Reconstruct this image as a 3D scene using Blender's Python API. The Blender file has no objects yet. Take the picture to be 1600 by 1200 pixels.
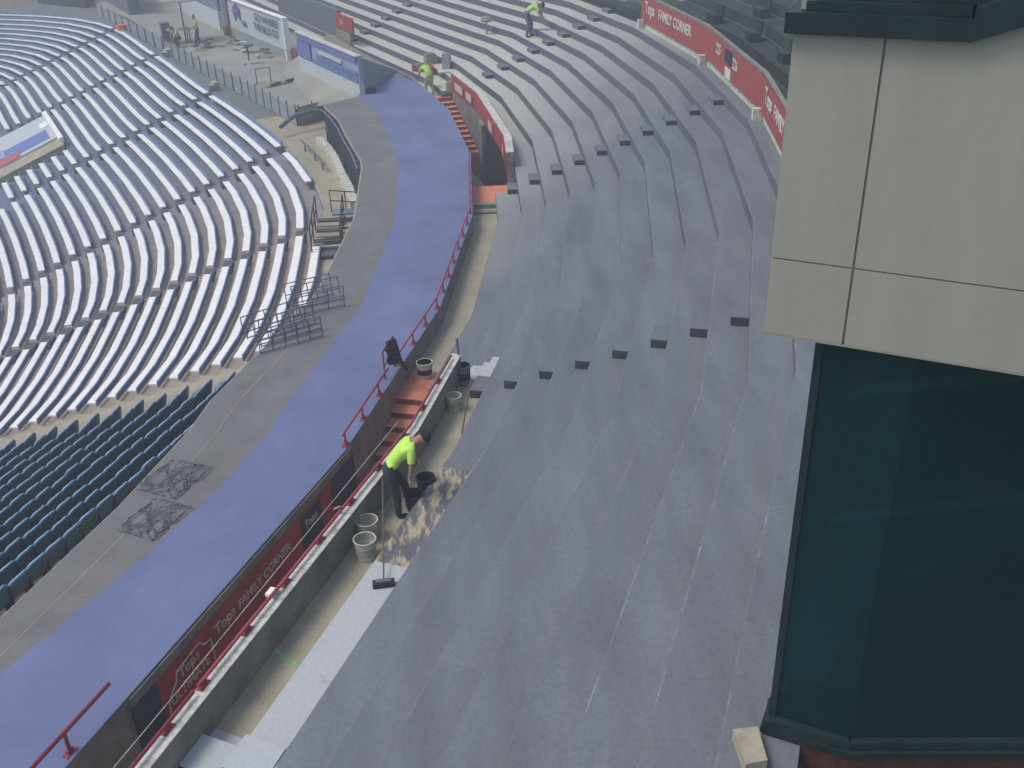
import bpy, bmesh, math, random
from mathutils import Vector, Matrix
random.seed(7)
sc = bpy.context.scene
COL = sc.collection
R_ = math.radians

# ---------------------------------------------------------------- camera, sky, sun, exposure
CAM_H = 10.488
cd = bpy.data.cameras.new('camera'); cam = bpy.data.objects.new('camera', cd); COL.objects.link(cam)
cd.lens = 36.05; cd.sensor_width = 36; cd.clip_start = .1; cd.clip_end = 3000
_p, _r = R_(28.726), R_(-1.886)
_up0 = Vector((0, math.sin(_p), math.cos(_p))); _x0 = Vector((1, 0, 0)); _fw = Vector((0, math.cos(_p), -math.sin(_p)))
_right = _x0 * math.cos(_r) + _up0 * math.sin(_r); _up = -_x0 * math.sin(_r) + _up0 * math.cos(_r)
m = Matrix((_right, _up, -_fw)).transposed().to_4x4(); m.translation = Vector((0, 0, CAM_H)); cam.matrix_world = m
sc.camera = cam

SUN_EL, SUN_AZ = 60, -104          # azimuth from +Y towards +X
w = bpy.data.worlds.new('World'); sc.world = w; w.use_nodes = True
nt = w.node_tree; bgn = nt.nodes['Background']; sky = nt.nodes.new('ShaderNodeTexSky')
sky.sky_type = 'NISHITA'; sky.sun_disc = False; sky.sun_elevation = R_(SUN_EL); sky.sun_rotation = R_(SUN_AZ)
sky.air_density = 1.0; sky.dust_density = 2.5; sky.ozone_density = 1.0
nt.links.new(sky.outputs[0], bgn.inputs[0]); bgn.inputs[1].default_value = .15
sd = bpy.data.lights.new('sun', 'SUN'); so = bpy.data.objects.new('sun', sd); COL.objects.link(so)
sd.energy = 1.5; sd.angle = R_(20); sd.color = (1, .96, .9)
_d = Vector((math.sin(R_(SUN_AZ)) * math.cos(R_(SUN_EL)), math.cos(R_(SUN_AZ)) * math.cos(R_(SUN_EL)), math.sin(R_(SUN_EL))))
so.rotation_euler = _d.to_track_quat('Z', 'Y').to_euler(); so.location = (0, 20, 60)
sc.view_settings.view_transform = 'Standard'; sc.view_settings.look = 'None'; sc.view_settings.gamma = 1
sc.view_settings.exposure = 0.2

# ---------------------------------------------------------------- materials
def mat(name, col, rough=.85, var=.12, scale=3.0, col2=None, sc2=30, bump=.0, metal=0, thr=None, detail=6, stretch=None, spec=.3, fine=.10):
    m = bpy.data.materials.new(name); m.use_nodes = True; t = m.node_tree; n = t.nodes; b = n['Principled BSDF']
    b.inputs['Roughness'].default_value = rough; b.inputs['Metallic'].default_value = metal
    b.inputs['Specular IOR Level'].default_value = spec
    tc = n.new('ShaderNodeTexCoord'); src = tc.outputs['Object']
    if stretch:
        mp = n.new('ShaderNodeMapping'); mp.inputs['Scale'].default_value = stretch; mp.inputs['Rotation'].default_value = (0, 0, R_(20)); t.links.new(src, mp.inputs[0]); src = mp.outputs[0]
    no = n.new('ShaderNodeTexNoise'); no.inputs['Scale'].default_value = scale; no.inputs['Detail'].default_value = detail; no.inputs['Roughness'].default_value = .62
    t.links.new(src, no.inputs['Vector'])
    cr = n.new('ShaderNodeValToRGB'); t.links.new(no.outputs[0], cr.inputs[0])
    c2 = col2 or tuple(min(1, c * (1 + 2 * var)) for c in col)
    c1 = col if col2 else tuple(c * (1 - 1.6 * var) for c in col)
    lo, hi = thr or (.3, .7)
    cr.color_ramp.elements[0].position = lo; cr.color_ramp.elements[1].position = hi
    cr.color_ramp.elements[0].color = (*c1, 1); cr.color_ramp.elements[1].color = (*c2, 1)
    n2 = n.new('ShaderNodeTexNoise'); n2.inputs['Scale'].default_value = sc2; n2.inputs['Detail'].default_value = 3
    t.links.new(tc.outputs['Object'], n2.inputs['Vector'])
    mr = n.new('ShaderNodeMapRange'); mr.inputs[1].default_value = .3; mr.inputs[2].default_value = .7; mr.inputs[3].default_value = 1 - fine; mr.inputs[4].default_value = 1 + fine
    t.links.new(n2.outputs[0], mr.inputs[0])
    mx = n.new('ShaderNodeVectorMath'); mx.operation = 'SCALE'; t.links.new(cr.outputs[0], mx.inputs[0]); t.links.new(mr.outputs[0], mx.inputs['Scale'])
    t.links.new(mx.outputs[0], b.inputs['Base Color'])
    if bump:
        bp = n.new('ShaderNodeBump'); bp.inputs['Strength'].default_value = bump; bp.inputs['Distance'].default_value = .02
        t.links.new(n2.outputs[0], bp.inputs['Height']); t.links.new(bp.outputs[0], b.inputs['Normal'])
    return m

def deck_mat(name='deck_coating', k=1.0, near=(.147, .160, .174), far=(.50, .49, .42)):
    # grey deck coating, far bays paled by painted-in haze and light more than primer, rolled on in blotches along the rows
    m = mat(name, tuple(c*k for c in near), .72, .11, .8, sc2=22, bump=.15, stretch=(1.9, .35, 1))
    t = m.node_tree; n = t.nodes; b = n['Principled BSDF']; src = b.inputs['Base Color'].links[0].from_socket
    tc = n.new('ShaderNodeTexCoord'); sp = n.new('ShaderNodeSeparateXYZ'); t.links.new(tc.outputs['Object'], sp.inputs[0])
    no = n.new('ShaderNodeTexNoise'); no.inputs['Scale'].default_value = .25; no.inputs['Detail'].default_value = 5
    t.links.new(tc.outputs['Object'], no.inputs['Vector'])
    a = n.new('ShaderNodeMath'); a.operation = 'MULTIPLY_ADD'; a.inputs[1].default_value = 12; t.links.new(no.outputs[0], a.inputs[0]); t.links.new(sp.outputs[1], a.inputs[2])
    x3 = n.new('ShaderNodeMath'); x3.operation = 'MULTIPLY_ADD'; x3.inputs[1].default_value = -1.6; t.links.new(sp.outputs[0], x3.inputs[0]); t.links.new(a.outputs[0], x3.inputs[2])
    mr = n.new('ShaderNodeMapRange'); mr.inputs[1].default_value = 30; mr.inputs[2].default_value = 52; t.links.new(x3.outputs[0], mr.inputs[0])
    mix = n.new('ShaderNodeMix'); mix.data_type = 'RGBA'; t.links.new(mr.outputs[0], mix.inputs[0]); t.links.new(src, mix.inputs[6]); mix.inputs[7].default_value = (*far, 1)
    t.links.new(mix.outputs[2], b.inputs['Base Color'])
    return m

M = dict(
    deck=deck_mat(), deck2=deck_mat('deck_coating_second_coat', .955), deck3=deck_mat('deck_coating_thin', 1.045),
    stepside=mat('dark_step_edge', (.055, .06, .078), .85, .12, 4),
    edge2=mat('scraped_nosing', (.16, .17, .19), .8, col2=(.32, .33, .34), thr=(.48, .80), scale=2.2, sc2=60),
    edge=mat('worn_nosing', (.155, .165, .19), .8, col2=(.23, .24, .26), thr=(.50, .75), scale=.7, sc2=60),
    riser=deck_mat('riser_coating', 1.0, (.118, .128, .150), (.10, .105, .14)),
    tan=mat('bare_concrete', (.34, .305, .225), .92, .10, 1.6, sc2=40, bump=.3),
    white=mat('fresh_primer', (.26, .27, .27), .8, .06, 2.6, col2=(.43, .45, .45), thr=(.26, .36), sc2=18, fine=.06),
    smear=mat('half_coated_concrete', (.12, .12, .14), .8, col2=(.42, .35, .23), thr=(.47, .58), scale=2.4, sc2=30, stretch=(3.4, 1.0, 1)),
    purple=mat('violet_coating', (.138, .163, .290), .75, .09, .6, sc2=30, bump=.1, fine=.09),
    grey=mat('grey_coating', (.165, .165, .16), .85, .09, 1.2, sc2=28, bump=.1),
    conc=mat('weathered_concrete', (.20, .20, .175), .92, .16, 1.8, sc2=22, bump=.3),
    well=mat('well_concrete', (.21, .185, .18), .92, .2, 1.6, sc2=18, bump=.3),
    dconc=mat('dark_stained_concrete', (.205, .20, .165), .92, .2, 1.6, sc2=18, bump=.3),
    ptop=mat('parapet_cap_concrete', (.30, .28, .24), .9, col2=(.60, .59, .52), thr=(.3, .55), scale=6, sc2=30),
    red=mat('red_pipe_paint', (.30, .045, .07), .55, .12, 6),
    redfloor=mat('red_floor_paint', (.60, .21, .12), .8, .12, 4, sc2=25),
    redrise=mat('dark_red_riser_paint', (.17, .07, .07), .85, .15, 4),
    redsign=mat('red_sign_vinyl', (.34, .07, .065), .6, .06, 2),
    dredsign=mat('maroon_sign_vinyl', (.36, .04, .055), .6, .1, 2),
    navy=mat('navy_vinyl', (.03, .04, .08), .6, .1, 3),
    cream=mat('cream_lettering', (.66, .62, .55), .7, .05, 3),
    cream2=mat('faded_lettering', (.55, .46, .38), .7, .15, 9),
    wbench=mat('white_bench_top', (.88, .86, .81), .6, .04, 3, fine=.04),
    bblue=mat('blue_bench_back', (.14, .20, .34), .6, .15, 2.5, fine=.12),
    seat=mat('blue_seat_plastic', (.03, .085, .145), .45, .2, 1.5, spec=.5),
    seatlit=mat('lit_seat_rim_plastic', (.20, .33, .47), .5, .2, 1.5, spec=.5),  # rim lighter than the seat: light on its top edge put into the colour
    ltread=mat('lower_bowl_concrete', (.32, .265, .22), .92, .12, 1.4, sc2=30, bump=.3),
    lrise=mat('blue_painted_riser', (.17, .205, .30), .9, .15, 1.6),
    lstep=mat('aisle_step_concrete', (.095, .095, .11), .9, .15, 3),
    lbeige=mat('aisle_concrete', (.37, .33, .25), .92, .12, 2.0),
    panel=mat('precast_panel', (.345, .34, .27), .9, .045, .8, sc2=70, bump=.04, fine=.025, stretch=(2.2, 2.2, .35)),
    joint=mat('joint_sealant', (.2, .2, .175), .9, .05),
    dtrim=mat('dark_green_metal', (.012, .027, .028), .45, .2, 2),
    brick=mat('brown_brick', (.075, .028, .022), .9, .2, 8),
    glassback=mat('room_dark', (.02, .17, .15), .8, .3, .8),
    steel=mat('galvanised_dark', (.12, .135, .17), .7, .12, 6),
    dsteel=mat('black_metal', (.025, .027, .035), .5, .15, 6, metal=.2),
    lime=mat('lime_shirt', (.50, .80, .12), .8, .10, 9),
    limed=mat('lime_vest', (.38, .62, .14), .8, .12, 9),
    cap=mat('black_cap', (.02, .022, .03), .8, .1, 9),
    trous=mat('dark_trousers', (.035, .042, .055), .85, .15, 9),
    boot=mat('work_boot', (.03, .028, .026), .8, .1, 9),
    skin=mat('skin', (.36, .20, .14), .6, .06, 9),
    bucket=mat('grey_bucket', (.50, .50, .41), .6, .08, 8),
    bucketin=mat('bucket_inside', (.36, .36, .28), .8, .1, 8),
    black=mat('black_plastic', (.022, .022, .028), .5, .1, 8),
    wood=mat('wooden_handle', (.13, .10, .07), .7, .1, 8),
    orange=mat('orange_plastic', (.75, .13, .04), .6, .1, 5),
    litter=mat('pale_debris', (.42, .37, .28), .85, col2=(.2, .17, .12), thr=(.4, .6), scale=8),
    wsign=mat('pale_banner', (.50, .54, .55), .6, .03, 2),
    bsign=mat('blue_banner', (.13, .18, .42), .6, .12, 2),
    lbsign=mat('light_blue_banner', (.30, .36, .50), .6, .08, 2),
    btext=mat('dark_blue_lettering', (.05, .08, .17), .6, .1, 5),
    lred=mat('logo_red', (.50, .10, .13), .6, .05, 5),
    lblue=mat('logo_blue', (.06, .10, .30), .6, .05, 5),
    green=mat('green_chalk', (.12, .62, .20), .9, .15, 9),
    dgreen=mat('rear_deck_dark', (.028, .042, .036), .9, .25, 1.2, sc2=8, fine=.2),
    plat=mat('pale_slab', (.33, .325, .265), .9, col2=(.25, .25, .225), thr=(.35, .62), scale=.5, sc2=20),
    guard=mat('guard_panel', (.27, .31, .31), .6, .12, 2.5),
    ground=mat('ground_asphalt', (.06, .06, .058), .95, .1, .1),
)
def glass_mat():
    m = bpy.data.materials.new('tinted_glass'); m.use_nodes = True; t = m.node_tree; n = t.nodes; n.remove(n['Principled BSDF'])
    tr = n.new('ShaderNodeBsdfTransparent'); tr.inputs[0].default_value = (.24, .62, .58, 1)
    gl_ = n.new('ShaderNodeBsdfGlossy'); gl_.inputs['Roughness'].default_value = .04; gl_.inputs[0].default_value = (.30, .70, .68, 1)
    fr = n.new('ShaderNodeFresnel'); fr.inputs[0].default_value = 1.45; mx = n.new('ShaderNodeMixShader')
    t.links.new(fr.outputs[0], mx.inputs[0]); t.links.new(tr.outputs[0], mx.inputs[1]); t.links.new(gl_.outputs[0], mx.inputs[2]); df = n.new('ShaderNodeBsdfDiffuse'); df.inputs[0].default_value = (.008, .085, .085, 1); m2 = n.new('ShaderNodeMixShader'); m2.inputs[0].default_value = .28
    t.links.new(mx.outputs[0], m2.inputs[1]); t.links.new(df.outputs[0], m2.inputs[2]); t.links.new(m2.outputs[0], n['Material Output'].inputs[0])
    return m
M['glass'] = glass_mat()
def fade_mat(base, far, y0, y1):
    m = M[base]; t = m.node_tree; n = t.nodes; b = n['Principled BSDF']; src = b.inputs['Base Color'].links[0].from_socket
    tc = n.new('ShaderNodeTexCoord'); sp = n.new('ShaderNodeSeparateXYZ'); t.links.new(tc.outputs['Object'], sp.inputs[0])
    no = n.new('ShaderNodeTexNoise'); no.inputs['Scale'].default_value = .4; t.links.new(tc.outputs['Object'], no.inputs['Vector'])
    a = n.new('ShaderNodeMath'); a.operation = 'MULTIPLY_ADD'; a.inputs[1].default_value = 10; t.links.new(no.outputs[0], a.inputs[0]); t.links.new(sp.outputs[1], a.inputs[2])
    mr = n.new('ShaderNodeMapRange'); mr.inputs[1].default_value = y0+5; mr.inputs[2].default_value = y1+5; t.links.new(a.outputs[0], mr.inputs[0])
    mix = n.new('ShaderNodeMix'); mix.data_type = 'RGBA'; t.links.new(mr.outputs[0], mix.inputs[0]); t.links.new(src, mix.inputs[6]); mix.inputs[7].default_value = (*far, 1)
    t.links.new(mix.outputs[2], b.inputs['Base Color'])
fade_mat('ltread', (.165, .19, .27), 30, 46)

# ---------------------------------------------------------------- mesh helpers
class MB:
    def __init__(s): s.v = []; s.f = []; s.mi = []; s.mats = []
    def mid(s, m):
        m = M[m] if isinstance(m, str) else m
        if m not in s.mats: s.mats.append(m)
        return s.mats.index(m)
    def face(s, pts, m):
        k = len(s.v); s.v += [tuple(p) for p in pts]; s.f.append(tuple(range(k, k + len(pts)))); s.mi.append(s.mid(m))
    def hexa(s, b, t, m):          # b,t : 4 lower, 4 upper points (same winding, ccw from above)
        k = len(s.v); s.v += [tuple(p) for p in b + t]; i = s.mid(m)
        for f in ((3, 2, 1, 0), (4, 5, 6, 7), (0, 1, 5, 4), (1, 2, 6, 5), (2, 3, 7, 6), (3, 0, 4, 7)):
            s.f.append(tuple(k + j for j in f)); s.mi.append(i)
    def box(s, c, sx, sy, sz, m, rz=0):   # c = centre of the base
        ca, sa = math.cos(rz), math.sin(rz); P = []
        for x, y in ((-sx/2, -sy/2), (sx/2, -sy/2), (sx/2, sy/2), (-sx/2, sy/2)): P.append((c[0] + x*ca - y*sa, c[1] + x*sa + y*ca))
        s.hexa([(x, y, c[2]) for x, y in P], [(x, y, c[2] + sz) for x, y in P], m)
    def wall(s, a, b, z0, z1, th, m, zb=None, z0b=None):   # a,b plan points; thickness to the left of a->b
        dx, dy = b[0]-a[0], b[1]-a[1]; L = math.hypot(dx, dy); nx, ny = -dy/L*th, dx/L*th
        z1b = z1 if zb is None else zb; z0b = z0 if z0b is None else z0b
        P = [(a[0], a[1]), (b[0], b[1]), (b[0]+nx, b[1]+ny), (a[0]+nx, a[1]+ny)]
        s.hexa([(P[0][0], P[0][1], z0), (P[1][0], P[1][1], z0b), (P[2][0], P[2][1], z0b), (P[3][0], P[3][1], z0)],
               [(P[0][0], P[0][1], z1), (P[1][0], P[1][1], z1b), (P[2][0], P[2][1], z1b), (P[3][0], P[3][1], z1)], m)
    def tube(s, pts, r, m, n=8, r2=None):
        pts = [Vector(p) for p in pts]; k = len(s.v); i = s.mid(m); N = len(pts)
        for j, p in enumerate(pts):
            d = ((pts[j+1] if j < N-1 else p) - (pts[j-1] if j else p)).normalized()
            a = d.cross(Vector((0, 0, 1)))
            if a.length < .05: a = d.cross(Vector((1, 0, 0)))
            a.normalize(); b = a.cross(d); rr = r if r2 is None else r + (r2-r)*j/(N-1)
            for q in range(n):
                th = 2*math.pi*q/n; s.v.append(tuple(p + a*math.cos(th)*rr + b*math.sin(th)*rr))
        for j in range(N-1):
            for q in range(n):
                s.f.append((k+j*n+q, k+j*n+(q+1) % n, k+(j+1)*n+(q+1) % n, k+(j+1)*n+q)); s.mi.append(i)
        s.f.append(tuple(k+q for q in reversed(range(n)))); s.mi.append(i)
        s.f.append(tuple(k+(N-1)*n+q for q in range(n))); s.mi.append(i)
    def lathe(s, c, prof, m, n=18):   # prof: (r,z,mat?)
        k = len(s.v)
        for pr in prof:
            for q in range(n):
                th = 2*math.pi*q/n; s.v.append((c[0]+pr[0]*math.cos(th), c[1]+pr[0]*math.sin(th), c[2]+pr[1]))
        for j in range(len(prof)-1):
            i = s.mid(prof[j+1][2] if len(prof[j+1]) > 2 else m)
            for q in range(n):
                s.f.append((k+j*n+q, k+j*n+(q+1) % n, k+(j+1)*n+(q+1) % n, k+(j+1)*n+q)); s.mi.append(i)
    def build(s, name, parent=None, smooth=False, loc=None):
        me = bpy.data.meshes.new(name); v = s.v
        if loc is not None: v = [(x-loc[0], y-loc[1], z-loc[2]) for x, y, z in v]
        me.from_pydata(v, [], s.f)
        for m_ in s.mats: me.materials.append(m_)
        me.polygons.foreach_set('material_index', s.mi)
        if smooth: me.polygons.foreach_set('use_smooth', [True]*len(s.f))
        me.update(); o = bpy.data.objects.new(name, me); COL.objects.link(o)
        if loc is not None and parent is None: o.location = loc
        if parent: o.parent = parent
        return o
def tag(o, label=None, cat=None, group=None, kind=None):
    if label:
        o['label'] = label
    if cat: o['category'] = cat
    if group: o['group'] = group
    if kind: o['kind'] = kind
    return o
def empty(name, loc=(0, 0, 0), rz=0):
    o = bpy.data.objects.new(name, None); COL.objects.link(o); o.location = loc; o.rotation_euler.z = rz; o.empty_display_size = .2
    return o
def copy_tree(o, parent=None):
    c = o.copy(); COL.objects.link(c)
    if parent: c.parent = parent
    for ch in [x for x in o.children]: copy_tree(ch, c)
    return c
ORD = ['first', 'second', 'third', 'fourth', 'fifth', 'sixth', 'seventh', 'eighth', 'ninth', 'tenth', 'eleventh', 'twelfth', 'thirteenth', 'fourteenth', 'fifteenth', 'sixteenth', 'seventeenth', 'eighteenth', 'nineteenth', 'twentieth']
def ordn(i):
    if i < 20: return ORD[i]
    t, u = divmod(i+1, 10); tens = {2: 'twent', 3: 'thirt', 4: 'fort'}[t]
    return tens + 'ieth' if u == 0 else tens + 'y-' + ORD[u-1]

# ---------------------------------------------------------------- plan geometry of the bowl corner
CX, CY = -50.450, 30.295
R0, T, HH = 50.23, .70, .2809
VA = [-16.9, -9.5, -2.1, 5.25, 12.7, 20.3]
NEAR_N, FAR_N = -19.7, 26.8
def V(R, a): return (CX + R*math.cos(R_(a)), CY + R*math.sin(R_(a)))
def facet(a):
    if a <= VA[0]: return (None, 0, NEAR_N)
    if a >= VA[-1]: return (len(VA)-1, None, FAR_N)
    for j in range(len(VA)-1):
        if VA[j] <= a <= VA[j+1]: return (j, j+1, (VA[j]+VA[j+1])/2)
def cp(R, a):      # point where the ray at angle a meets the faceted contour of radius R
    j, k, n = facet(a)
    v = V(R, VA[0]) if j is None else V(R, VA[j])
    nx, ny = math.cos(R_(n)), math.sin(R_(n))
    dd = (v[0]-CX)*nx + (v[1]-CY)*ny; c, s = math.cos(R_(a)), math.sin(R_(a))
    q = dd/(c*nx + s*ny); return (CX+q*c, CY+q*s)
def angs(a0, a1, step=None):
    L = [a0] + [v for v in VA if a0+.05 < v < a1-.05] + [a1]
    return L
def poly(R, a0, a1):
    return [cp(R(a) if callable(R) else R, a) for a in angs(a0, a1)]
def strip(mb, Ra, za, Rb, zb, a0, a1, m, extra=None):
    A = sorted(set(angs(a0, a1) + ([e for e in (extra or []) if a0 < e < a1])))
    f = lambda R, a: cp(R(a) if callable(R) else R, a)
    for p, q in zip(A, A[1:]):
        mb.face([(*f(Ra, p), za), (*f(Rb, p), zb), (*f(Rb, q), zb), (*f(Ra, q), za)], m)
def ringwall(mb, Ri, Ro, z0, z1, a0, a1, m, cap=None):
    A = angs(a0, a1)
    for p, q in zip(A, A[1:]):
        b = [cp(Ri, p), cp(Ro, p), cp(Ro, q), cp(Ri, q)]
        mb.hexa([(x, y, z0) for x, y in b], [(x, y, z1) for x, y in b], m)
        if cap: mb.face([(x, y, z1+.004) for x, y in b], cap)
def nrm(a): return facet(a)[2]
def zt(n): return (n+1)*HH      # tread n

# ground
g = MB(); g.face([(-900, -900, -14), (900, -900, -14), (900, 900, -14), (-900, 900, -14)], 'ground'); tag(g.build('ground'), kind='structure')

# ---------------------------------------------------------------- upper terrace
mb = MB()
A_NEAR, A_FAR = -42, 57
VOM2 = (-24.25, -13.6); VOM1 = (.95, 17.5)
def tread_parts(n):
    if n <= 0:
        w = 'tan' if n < 0 else 'deck'
        S = [(-13.6, .95, w), (17.5, A_FAR, 'deck')]
        return S
    if n == 1: return [(A_NEAR, -24.25, 'white'), (-24.25, -13.6, 'tan'), (-13.6, A_FAR, 'deck')]
    if n == 2: return [(A_NEAR, -20.5, 'white'), (-20.5, -17.55, 'smear'), (-17.55, A_FAR, 'deck')]
    if n == 3: return [(A_NEAR, -24.9, 'white'), (-24.9, A_FAR, 'deck')]
    if n == 4: return [(A_NEAR, -25.25, 'white'), (-25.25, A_FAR, 'deck')]
    if n <= 10: return [(A_NEAR, A_FAR, 'deck')]
    return [(13.0, A_FAR, 'deck')]
for n in range(-1, 18):
    z = zt(n); Ra = R0 + n*T; Rb = Ra + T
    if n == -1: Ra = 49.5
    for a0, a1, w in tread_parts(n):
        e = .02
        if n >= 0 and w == 'deck':
            strip(mb, Ra, z, Ra+e, z, a0, a1, 'edge2' if 8 <= n <= 10 else 'edge'); a = a0
            while a < a1-.01:
                b_ = min(a1, a+random.uniform(1.2, 5)); strip(mb, Ra+e, z, Rb, z, a, b_, random.choice(('deck', 'deck', 'deck2', 'deck3'))); a = b_
        else: strip(mb, Ra, z, Rb, z, a0, a1, w)
        if n >= 0: strip(mb, Ra, z-HH, Ra, z, a0, a1, 'riser' if w == 'deck' else w)
tag(mb.build('terrace'), kind='structure')
# ragged patches of pale primer and tape lines left in the coating
def sheet(name, pts, m, label, cat, group=None):
    b = MB(); b.hexa([(x, y, z) for x, y, z in pts], [(x, y, z+.004) for x, y, z in pts], m); return tag(b.build(name), label, cat, group)
def patch(n, ra, rb, a0, a1, m):
    z = zt(n)+.002; Ra = R0+n*T
    return [(*cp(Ra+ra, a0), z), (*cp(Ra+rb, a0), z), (*cp(Ra+rb, a1), z), (*cp(Ra+ra, a1), z)]
b = MB()
for (n, ra, rb, a0, a1) in ((1, .10, .42, -13.55, -12.85), (1, .42, .695, -13.55, -12.35), (1, -.0, .10, -13.75, -12.95), (1, .30, .42, -12.84, -12.65)):
    P = patch(n, ra, rb, a0, a1, 'white'); b.hexa(P, [(x, y, z+.003) for x, y, z in P], 'white')
tag(b.build('primer_patch'), 'small ragged pale primer patch on the terrace beside the dark bin', 'paint patch')
for a, c in ((-17.35, 'far green chalk line on the bare strip beside the bending worker'), (-22.6, 'near green chalk line across the bare strip by the pale primer')):
    z = zt(1)+.002; P0 = cp(50.95 if a < -20 else 51.0, a); P1 = cp(51.62, a-.25 if a < -20 else a-.12); dx, dy = P1[0]-P0[0], P1[1]-P0[1]
    b = MB(); k = 6
    for i in range(k):
        u, v = i/k, (i+1)/k; j0, j1 = .015*math.sin(i*2.1), .015*math.sin((i+1)*2.1)
        P = [(P0[0]+dx*u, P0[1]+dy*u+j0-.018, z), (P0[0]+dx*v, P0[1]+dy*v+j1-.018, z), (P0[0]+dx*v, P0[1]+dy*v+j1+.016, z), (P0[0]+dx*u, P0[1]+dy*u+j0+.014, z)]
        b.hexa(P, [(x, y, q+.003) for x, y, q in P], 'green')
    tag(b.build('chalk_line'), c, 'marking', 'green chalk lines across the bare strip')

# step blocks in the aisles
def step_block(n, a, label, group, half, rin, rout, hgt=.14, top='deck'):
    z = zt(n); Ra = R0 + n*T; b = MB(); d = math.degrees(half/Ra)
    P = [cp(Ra+rin, a-d), cp(Ra+rout, a-d), cp(Ra+rout, a+d), cp(Ra+rin, a+d)]
    b.hexa([(x, y, z) for x, y in P], [(x, y, z+hgt) for x, y in P], top)
    P = [cp(Ra+rin, a-d-.012), cp(Ra+rout, a-d-.012), cp(Ra+rout, a-d-.001), cp(Ra+rin, a-d-.001)]
    b.hexa([(x, y, z+.002) for x, y in P], [(x, y, z+hgt-.008) for x, y in P], 'stepside')
    c = cp(Ra+rin+.2, a)
    return tag(b.build('aisle_step', loc=(c[0], c[1], z)), label, 'step', group)
for k, n in enumerate(range(1, 9)):
    step_block(n, -14.0, '%s grey step block up from the dark bin in the nearest aisle' % ordn(k), 'grey step blocks in the upper aisles', .30, .38, .70, .17)
for k, n in enumerate(range(0, 10)):
    step_block(n, 1.15, '%s grey step block up from the red landing in the middle aisle' % ordn(k), 'grey step blocks in the upper aisles', .34, .38, .70, .15)
for k, n in enumerate(range(2, 12)):
    step_block(n, 16.75, '%s step block up the far aisle beyond the maroon stair wall' % ordn(k), 'grey step blocks in the upper aisles', .36, .36, .70, .15)
for k, n in enumerate(range(0, 8)):
    step_block(n, 33.3, '%s step block up the farthest aisle beside the small red sign' % ordn(k), 'grey step blocks in the upper aisles', .36, .36, .70, .15)
for k, n in enumerate((1, 2)):
    step_block(n, -24.8, '%s pale step block from the parapet at the bottom of the photo' % ordn(k), 'pale step blocks by the parapet', .25, .05, .62, .17, 'white')

# ---------------------------------------------------------------- violet walkway, grey strip, their edges
def interp(tab):
    def f(a):
        if a <= tab[0][0]: return tab[0][1]
        for (x0, y0), (x1, y1) in zip(tab, tab[1:]):
            if a <= x1: return y0+(y1-y0)*(a-x0)/(x1-x0)
        return tab[-1][1]
    return f
gl = interp([(-42, 46.75), (-24, 46.72), (-20, 46.58), (-15.5, 46.15), (-8, 46.3), (-2, 46.05), (4.2, 45.85), (9.5, 45.35), (15.7, 44.9)])
pl = interp([(-42, 47.5), (-25, 47.5), (-22, 47.8), (-19, 47.95), (-13, 47.6), (-9.5, 47.6), (-4.5, 47.35), (5, 47.0), (17.5, 46.55)])
EX = [-25, -24, -22, -20, -19, -15.5, -8, -4.5, -2, 2, 4.2, 9.5, 13, 17.5]
mb = MB(); strip(mb, pl, .5, 49.5, .5, A_NEAR, 17.5, 'purple', EX)
e0, e1, e2 = cp(46.45, 17.5), cp(49.5, 17.5), cp(49.2, 21.9)
mb.face([(*e0, .5), (*e1, .5), (*e2, .5)], 'purple')
tag(mb.build('walkway'), kind='structure')
mb = MB(); strip(mb, gl, .494, pl, .494, A_NEAR, 15.7, 'grey', EX)
strip(mb, lambda a: gl(a)-.05, .46, gl, .46, A_NEAR, 15.7, 'tan', EX); strip(mb, lambda a: gl(a)-.05, -.9, lambda a: gl(a)-.05, .46, A_NEAR, 4.2, 'dconc', EX)
strip(mb, lambda a: gl(a), .46, lambda a: gl(a), .494, A_NEAR, 15.7, 'tan', EX)
strip(mb, lambda a: gl(a)+.55, .498, lambda a: gl(a)+.565, .498, A_NEAR, -12, 'tan', EX)
tag(mb.build('path'), kind='structure')
# ramp from the grey strip down to the pale slab
mb = MB(); c0, c1 = cp(44.9, 15.7), cp(46.55, 17.3)
mb.face([(*c0, .494), (*cp(46.6, 15.7), .494), (-5.8, 44.35, .494), (-8.2, 45.6, -.245)], 'grey'); mb.face([(-5.8, 44.35, .494), (-9.5, 50.95, .45), (-8.2, 45.6, -.245)], 'plat'); mb.face([(-8.2, 45.6, -.245), (-9.5, 50.95, .45), (-10.9, 52.6, -.245)], 'plat'); mb.face([(-9.5, 50.95, .45), (-10.3, 55.3, .30), (-11.2, 54.6, -.245), (-10.9, 52.6, -.245)], 'plat')
tag(mb.build('ramp'), kind='structure')

# retaining wall under the violet walkway
mb = MB()
for a0, a1, z0 in ((A_NEAR, -24.25, -1.05), (-24.25, -13.6, -2.3), (-13.6, .95, -.02), (.95, 17.5, -2.3), (17.5, 30, -.02)):
    ringwall(mb, 49.38, 49.5, z0, .492, a0, a1, 'well')
tag(mb.build('retaining_wall'), 'long low dark concrete wall carrying the outer edge of the violet walkway', 'wall')

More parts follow.
